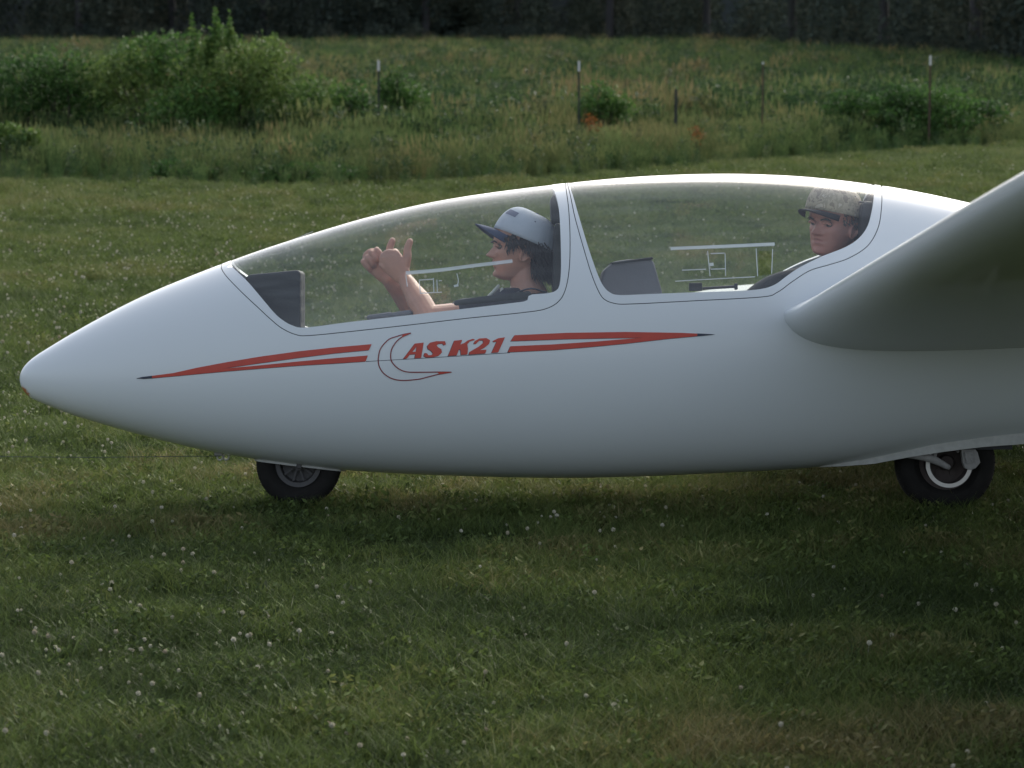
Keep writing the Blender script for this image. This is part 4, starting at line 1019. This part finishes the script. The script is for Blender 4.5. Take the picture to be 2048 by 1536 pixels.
def hand(out, Wp, f, u, p, side=1, thumb=True):
    """closed fist with raised thumb: f to the knuckles, u to the thumb side, p to the palm"""
    mb = MB()
    f, u, p = Vector(f).normalized(), Vector(u), Vector(p); u = (u - f * u.dot(f)).normalized(); p0 = f.cross(u); p = p0 if p0.dot(p) > 0 else -p0
    mb.limb([Wp, Wp + f * .03, Wp + f * .062, Wp + f * .086], [.026, .034, .040, .038], 14, ref=p, flat=.42)
    for i, L in enumerate((.95, 1.03, .97, .80)):
        K = Wp + f * (.090 - .004 * abs(i - 1)) + u * (.030 - .0205 * i)
        K = K + f * .006; a = K + p * .038 * L + f * .010; b = a - f * .026 * L + p * .002; c = b - f * .012 - p * .016 * L
        mb.limb([K - f * .02, K, a * .5 + K * .5 + f * .004, a, b, c], [.0088, .0112, .0096, .0100, .0092, .008], 10)
    if thumb:
        b0 = Wp + f * .038 + u * .022 + p * .010; T_ = Vector((.04, 0, 1)); b1 = b0 + u * .018 + T_ * .016 + f * .008; b2 = b1 + T_ * .029; b3 = b2 + T_ * .024 + Vector((.007, 0, 0))
        mb.limb([b0, b1, b2, b3], [.019, .0155, .0130, .0118], 12)
    out.add([Wp + (Vector(v) - Wp) * 1.06 for v in mb.v], mb.f)
def eyes(H, parent, skin, closed=False):
    for s in (-1, 1):
        e = MB(); e.sphere(H @ Vector((.0595, s * .031, .1165)), .0125, 16, 12); o = e.build('eye', M_EYE, parent)
        d = MB(); fw = H.to_3x3() @ Vector((1, 0, -.05)).normalized(); c = H @ Vector((.0595, s * .031, .1165)) + fw * .0105
        d.tube([c, c + fw * .0024], [.0058, .0035], 12); d.build('iris', M_IRIS, o)
        l_ = MB(); l_.limb([H @ Vector((.071, s * .043, .1185)), H @ Vector((.0765, s * .031, .1235)), H @ Vector((.075, s * .018, .1185))], [.0040, .0052, .0036], 8); l_.build('eyelid', skin, parent)
def brows(H, parent, m):
    for s in (-1, 1):
        b = MB(); b.limb([H @ Vector((.076, s * .046, .131)), H @ Vector((.0845, s * .034, .136)), H @ Vector((.088, s * .016, .132))], [.0022, .0036, .003], 8); b.build('eyebrow', m, parent)
def cap(H, parent, m_crown, m_brim, tilt=0, off=(-.008, .150), panel=None, brim_l=.072, eyelets=True, logo=None, droop=10.0):
    T = H @ Matrix.Translation((off[0], 0, off[1])) @ Matrix.Rotation(tilt, 4, 'Y')
    c = MB(); na, nr = 48, 16; V = []
    for i in range(nr + 1):
        u = i / nr; ph = u * math.pi / 2 * 1.0
        for j in range(na):
            a = 2 * math.pi * j / na; fr = max(0, math.cos(a))
            r_ = math.cos(ph) ** .72; zz = math.sin(ph) ** .92
            x = .112 * r_ * math.cos(a) + .004; y = .089 * r_ * math.sin(a); z = -.004 + .104 * zz + .012 * fr * math.sin(2 * ph) - .012 * (1 - u) * (1 - max(0, -math.cos(a)))*0
            seam = 1 - .012 * (abs(math.sin(a * 3)) < .12)
            V.append(T @ Vector((x * seam, y * seam, z)))
    F = [(i * na + j, i * na + (j + 1) % na, (i + 1) * na + (j + 1) % na, (i + 1) * na + j) for i in range(nr) for j in range(na)]
    c.add(V, F); o = c.build('cap', m_crown, parent)
    sf = o.modifiers.new('t', 'SOLIDIFY'); sf.thickness = .003; sf.offset = 0
    b = MB(); V = []; nb, nl = 28, 8; A = R(56)
    for k in range(nl + 1):
        v = k / nl
        for j in range(nb + 1):
            a = -A + 2 * A * j / nb; x0 = .112 * math.cos(a) + .004; y0 = .089 * math.sin(a)
            L = brim_l * (math.cos(a / A * math.pi / 2) ** .8 if abs(a) < A * .999 else 0)
            x = x0 + L * v; y = y0 * (1 - .04 * v); z = -.006 - droop * y * y * (.3 + .7 * v) * .55 - .010 * v * v
            V.append(T @ Vector((x, y, z)))
    b.add(V, [(k * (nb + 1) + j, k * (nb + 1) + j + 1, (k + 1) * (nb + 1) + j + 1, (k + 1) * (nb + 1) + j) for k in range(nl) for j in range(nb)])
    br_ = b.build('brim', m_brim, o); sf = br_.modifiers.new('t', 'SOLIDIFY'); sf.thickness = .0035
    d = MB(); d.sphere(T @ Vector((.004, 0, .1015)), (.007, .007, .004), 12, 6, T.to_3x3()); d.build('button', m_brim, o)
    if eyelets:
        for a in (R(90), R(30), R(150), R(-90)):
            e = MB(); ph = R(42); p = T @ Vector((.113 * math.cos(ph) ** .72 * math.cos(a) + .004, .0900 * math.cos(ph) ** .72 * math.sin(a), .104 * math.sin(ph) ** .92 - .004)); e.sphere(p, .0028, 8, 6); e.build('eyelet', m_brim, o)
    if logo:      # small embroidered patch on the front left of the cap
        lg = MB(); V = []
        for i in range(4):
            for j in range(7):
                a = R(16 + 34 * j / 6); ph = R(28 + 13 * i / 3); fr = math.cos(a)
                V.append(T @ Vector((.1145 * math.cos(ph) ** .72 * math.cos(a) + .004, .0915 * math.cos(ph) ** .72 * math.sin(a), -.004 + .1055 * math.sin(ph) ** .92 + .012 * fr * math.sin(2 * ph))))
        lg.add(V, [(i * 7 + j, i * 7 + j + 1, i * 7 + j + 8, i * 7 + j + 7) for i in range(3) for j in range(6)]); lg.build('emblem', logo, o)
    return o
def hairdo(H, parent, m, n_, L0, L1, rad, zlo, zhi, front, seed, drop=.9):
    r = random.Random(seed); mb = MB()
    for _ in range(n_):
        a = r.uniform(front, 360 - front); a = R(a); z = zlo + (zhi - zlo) * r.random(); zt_ = z
        da = abs((math.degrees(a) + 180) % 360 - 180)
        if da < 80 and z < .105: continue
        if da < 95: L1_ = .5
        else: L1_ = 1
        if abs(math.degrees(a) - 90) < 24 or abs(math.degrees(a) - 270) < 24:
            if z < .118: continue
        x = -.006 + .097 * math.cos(a) * (1 if z > .08 else .86); y = .074 * math.sin(a) * (1 if z > .08 else .9)
        o_ = Vector((math.cos(a), math.sin(a), 0)); t_ = Vector((-math.sin(a), math.cos(a), 0)); L = r.uniform(L0, L1) * L1_
        p0 = Vector((x, y, z)); p1 = p0 + o_ * L * .28 + Vector((0, 0, -L * .35 * drop)) + t_ * r.uniform(-.2, .2) * L; p2 = p1 + o_ * L * r.uniform(-.05, .25) + Vector((-L * .1, 0, -L * .5 * drop)) + t_ * r.uniform(-.3, .3) * L
        mb.tube([H @ p0, H @ p1, H @ p2], [rad, rad * .9, rad * .25], 4)
    return mb.build('hair', m, parent, fix=False)
def lips(o, H):
    Hi = H.inverted(); me = o.data; me.materials.append(M_LIP)
    for p in me.polygons:
        c = Hi @ p.center
        if .047 < c.z < .066 and abs(c.y) < .021 - abs(c.z - .0565) * 1.3 and c.x > .062: p.material_index = 1

# ---- front seat: thumbs up
P1 = empty('person', GM); tag(P1, 'person in front seat in pale cap with navy brim giving two thumbs up', 'person')
O = pl(1032, 561, .0)
H1 = Matrix.Translation(O) @ Matrix.Rotation(R(180 + 6), 4, 'Z') @ Matrix.Rotation(R(-3), 4, 'Y') @ Matrix.Diagonal((1.07, 1.03, 1, 1))
body = MB(); head_mesh(body, H1, 1.15, 1.0)
N1 = pl(1060, 592, 0); SH = pl(1068, 622, 0); PV = pl(850, 832, 0)
body.limb([pl(1052, 535, 0), pl(1050, 560, 0), N1], [.052, .055, .066], 16)
body.limb([N1 + Vector((.0, 0, -.02)), pl(1040, 640, 0), pl(960, 730, 0), PV], [.10, .175, .155, .165], 20, ref=(0, 1, 0))if False else None
def torso(mb, A, B, C, inf=0):
    """A neck base, B mid, C pelvis"""
    d = (C - A).normalized(); pts = []; rad = []
    for u, r_ in ((.03, .085), (.10, .155), (.22, .185), (.45, .170), (.7, .155), (.92, .165), (1.0, .12)): 
        pts.append(A.lerp(C, u)); rad.append(r_ + inf)
    mb.tube(pts, rad, 24, ref=d.cross(Vector((0, 1, 0))), flat=[.62] * 7)
torso(body, N1 + Vector((0, 0, .01)), None, PV)
SL = {-1: pl(1062, 626, -.165), 1: pl(1062, 622, .165)}
EL = {-1: pl(858, 634, -.235), 1: pl(842, 634, .20)}
WR = {-1: pl(811, 560, -.115), 1: pl(777, 558, .03)}
for s in (-1, 1):
    body.limb([SL[s], SL[s].lerp(EL[s], .5), EL[s]], [.056, .048, .040], 16)
    body.limb([EL[s], EL[s].lerp(WR[s], .35), EL[s].lerp(WR[s], .8), WR[s]], [.042, .044, .032, .027], 16)
    hp = PV + Vector((0, s * .09, 0)); kn_ = pl(640, 765, s * .12); ft = pl(480, 850, s * .11)
    body.limb([hp, hp.lerp(kn_, .5), kn_], [.085, .075, .055], 14); body.limb([kn_, kn_.lerp(ft, .4), ft], [.055, .05, .036], 14)
hand(body, WR[-1], (-.62, .12, .80), (.45, 0, .9), (0, 1, 0))
hand(body, WR[1], (-.62, -.05, .80), (.45, 0, .9), (0, -1, 0))
bo = remesh(body, 'body', M_SKIN, P1, .0032, 3); lips(bo, H1)
eyes(H1, P1, M_SKIN); brows(H1, P1, M_HAIR)
shm = MB(); torso(shm, N1 + Vector((0.004, 0, .006)), None, PV, .010)
for s in (-1, 1): shm.limb([SL[s], SL[s].lerp(EL[s], .3), SL[s].lerp(EL[s], .62)], [.068, .064, .060], 16)
shm.limb([N1 + Vector((0, 0, -.01)), N1 + Vector((-.004, 0, .012))], [.075, .062], 18)
remesh(shm, 'shirt', M_SHIRT, P1, .006, 5)
pk = MB(); pk.limb([pl(997, 572, -.058), pl(985, 585, -.085), pl(972, 598, -.10)], [.006, .006, .006], 8); pk.limb([pl(1004, 578, -.066), pl(1000, 592, -.10)], [.006, .005], 8); pk.build('collar_trim', M_STRIPE, P1)
tr2 = MB()
for s in (-1, 1):
    hp = PV + Vector((0, s * .09, 0)); kn_ = pl(640, 765, s * .12); ft = pl(480, 850, s * .11)
    tr2.limb([hp, hp.lerp(kn_, .5), kn_, kn_.lerp(ft, .4), ft], [.095, .085, .066, .06, .05], 14)
tr2.build('trousers', M_JEAN, P1)
c1 = cap(H1, P1, M_CAPW, M_CAPN, tilt=R(-21), off=(-.026, .147), brim_l=.064, logo=mat('slate_embroidery', (.16, .17, .24), .9))
hairdo(H1, P1, M_HAIR, 1500, .035, .075, .0032, .035, .165, 58, 5)

# ---- rear seat: looking down to the side
P2 = empty('person', GM); tag(P2, 'person in the rear seat in a camouflage cap with dark brim, looking down sideways', 'person')
O2 = pl(1660, 511, -.02)
H2 = Matrix.Translation(O2) @ Matrix.Rotation(R(180 + 47), 4, 'Z') @ Matrix.Rotation(R(3), 4, 'Y') @ Matrix.Rotation(R(-7), 4, 'X') @ Matrix.Diagonal((1.04, 1.08, 1, 1))
body = MB(); head_mesh(body, H2, 1.45, 1.08)
N2 = pl(1702, 545, .02); PV2 = pl(1500, 790, 0)
body.limb([pl(1684, 470, .03), pl(1690, 505, .03), N2], [.054, .058, .070], 16)
torso(body, N2, None, PV2)
SL = {-1: pl(1700, 590, -.165), 1: pl(1690, 548, .17)}
EL = {-1: pl(1560, 680, -.23), 1: pl(1545, 578, .20)}
WR = {-1: pl(1450, 690, -.12), 1: pl(1440, 650, .12)}
for s in (-1, 1):
    body.limb([SL[s], SL[s].lerp(EL[s], .5), EL[s]], [.056, .048, .040], 16); body.limb([EL[s], EL[s].lerp(WR[s], .35), WR[s]], [.042, .042, .027], 16)
    hp = PV2 + Vector((0, s * .09, 0)); kn_ = pl(1300, 740, s * .14); ft = pl(1150, 850, s * .14)
    body.limb([hp, hp.lerp(kn_, .5), kn_], [.085, .075, .055], 14); body.limb([kn_, kn_.lerp(ft, .4), ft], [.055, .05, .036], 14)
    hand(body, WR[s], (-1, 0, -.1), (0, 0, 1), (0, -s, 0), thumb=False)
bo = remesh(body, 'body', M_SKIN2, P2, .0032, 3); lips(bo, H2)
eyes(H2, P2, M_SKIN2); brows(H2, P2, M_HAIR2)
shm = MB(); torso(shm, N2 + Vector((0.004, 0, .0)), None, PV2, .010)
for s in (-1, 1): shm.limb([SL[s], SL[s].lerp(EL[s], .5), EL[s], EL[s].lerp(WR[s], .7)], [.066, .058, .052, .042], 16)
shm.limb([N2 + Vector((0, 0, -.01)), N2 + Vector((-.006, 0, .016))], [.080, .068], 18)
remesh(shm, 'shirt', M_SHIRT2, P2, .006, 5)
tr2 = MB()
for s in (-1, 1):
    hp = PV2 + Vector((0, s * .09, 0)); kn_ = pl(1300, 740, s * .14); ft = pl(1150, 850, s * .14)
    tr2.limb([hp, hp.lerp(kn_, .5), kn_, kn_.lerp(ft, .4), ft], [.095, .085, .066, .06, .05], 14)
tr2.build('trousers', M_JEAN, P2)
cap(H2, P2, M_CAMO, M_CAPD, tilt=R(-11), off=(-.008, .152), brim_l=.066, droop=6.5)
hairdo(H2, P2, M_HAIR2, 900, .012, .022, .0022, .06, .160, 66, 8)

M_WEB = mat('harness_webbing', (.10, .10, .12), .8, bump=.4, bscale=300)
def strap_(P, parent):
    k_ = MB(); k_.limb(P, [.022] * len(P), 10, ref=(0, 0, 1), flat=.14); k_.build('harness_strap', M_WEB, parent)
for s_ in (-1, 1):
    strap_([pl(1092, 585, s_ * .10), pl(1062, 577, s_ * .105), pl(1030, 588, s_ * .10), pl(1000, 612, s_ * .09), pl(960, 660, s_ * .08)], P1)
    strap_([pl(1740, 545, s_ * .10), pl(1700, 532, s_ * .11), pl(1668, 545, s_ * .11), pl(1640, 575, s_ * .10), pl(1600, 630, s_ * .09)], P2)

# ---- tow rope
rp = empty('tow_rope'); h1 = GM @ pl(440, 912, 0); rp.location = h1; tag(rp, 'thin dark tow rope running left from the hook under the glider nose', 'rope')
far_p = atd(-60, 913, 7.0) - h1
t_ = MB(); d_ = (far_p).normalized()
t_.tube([Vector((0, 0, 0)), far_p * .5 + Vector((0, 0, -.004)), far_p, far_p + d_ * 6 + Vector((0, 0, -.04)), far_p + d_ * 14 + Vector((0, 0, -.08))], [.0015] * 5, 6); t_.build('cable', M_ROPE, rp)
for dx in (0, .022):
    r_ = MB(); pts = [Vector((dx + .010 * math.cos(a), .004 * (dx > 0) + .006 * math.sin(a * 1), .010 * math.sin(a) - .004)) for a in np.linspace(0, 2 * math.pi, 17)]; r_.tube(pts, .003, 6, caps=False); r_.build('ring', M_STEEL, rp)

# ------------------------------------------------------------------ render settings
S.render.engine = 'CYCLES'
S.cycles.transparent_max_bounces = 24; S.cycles.max_bounces = 8
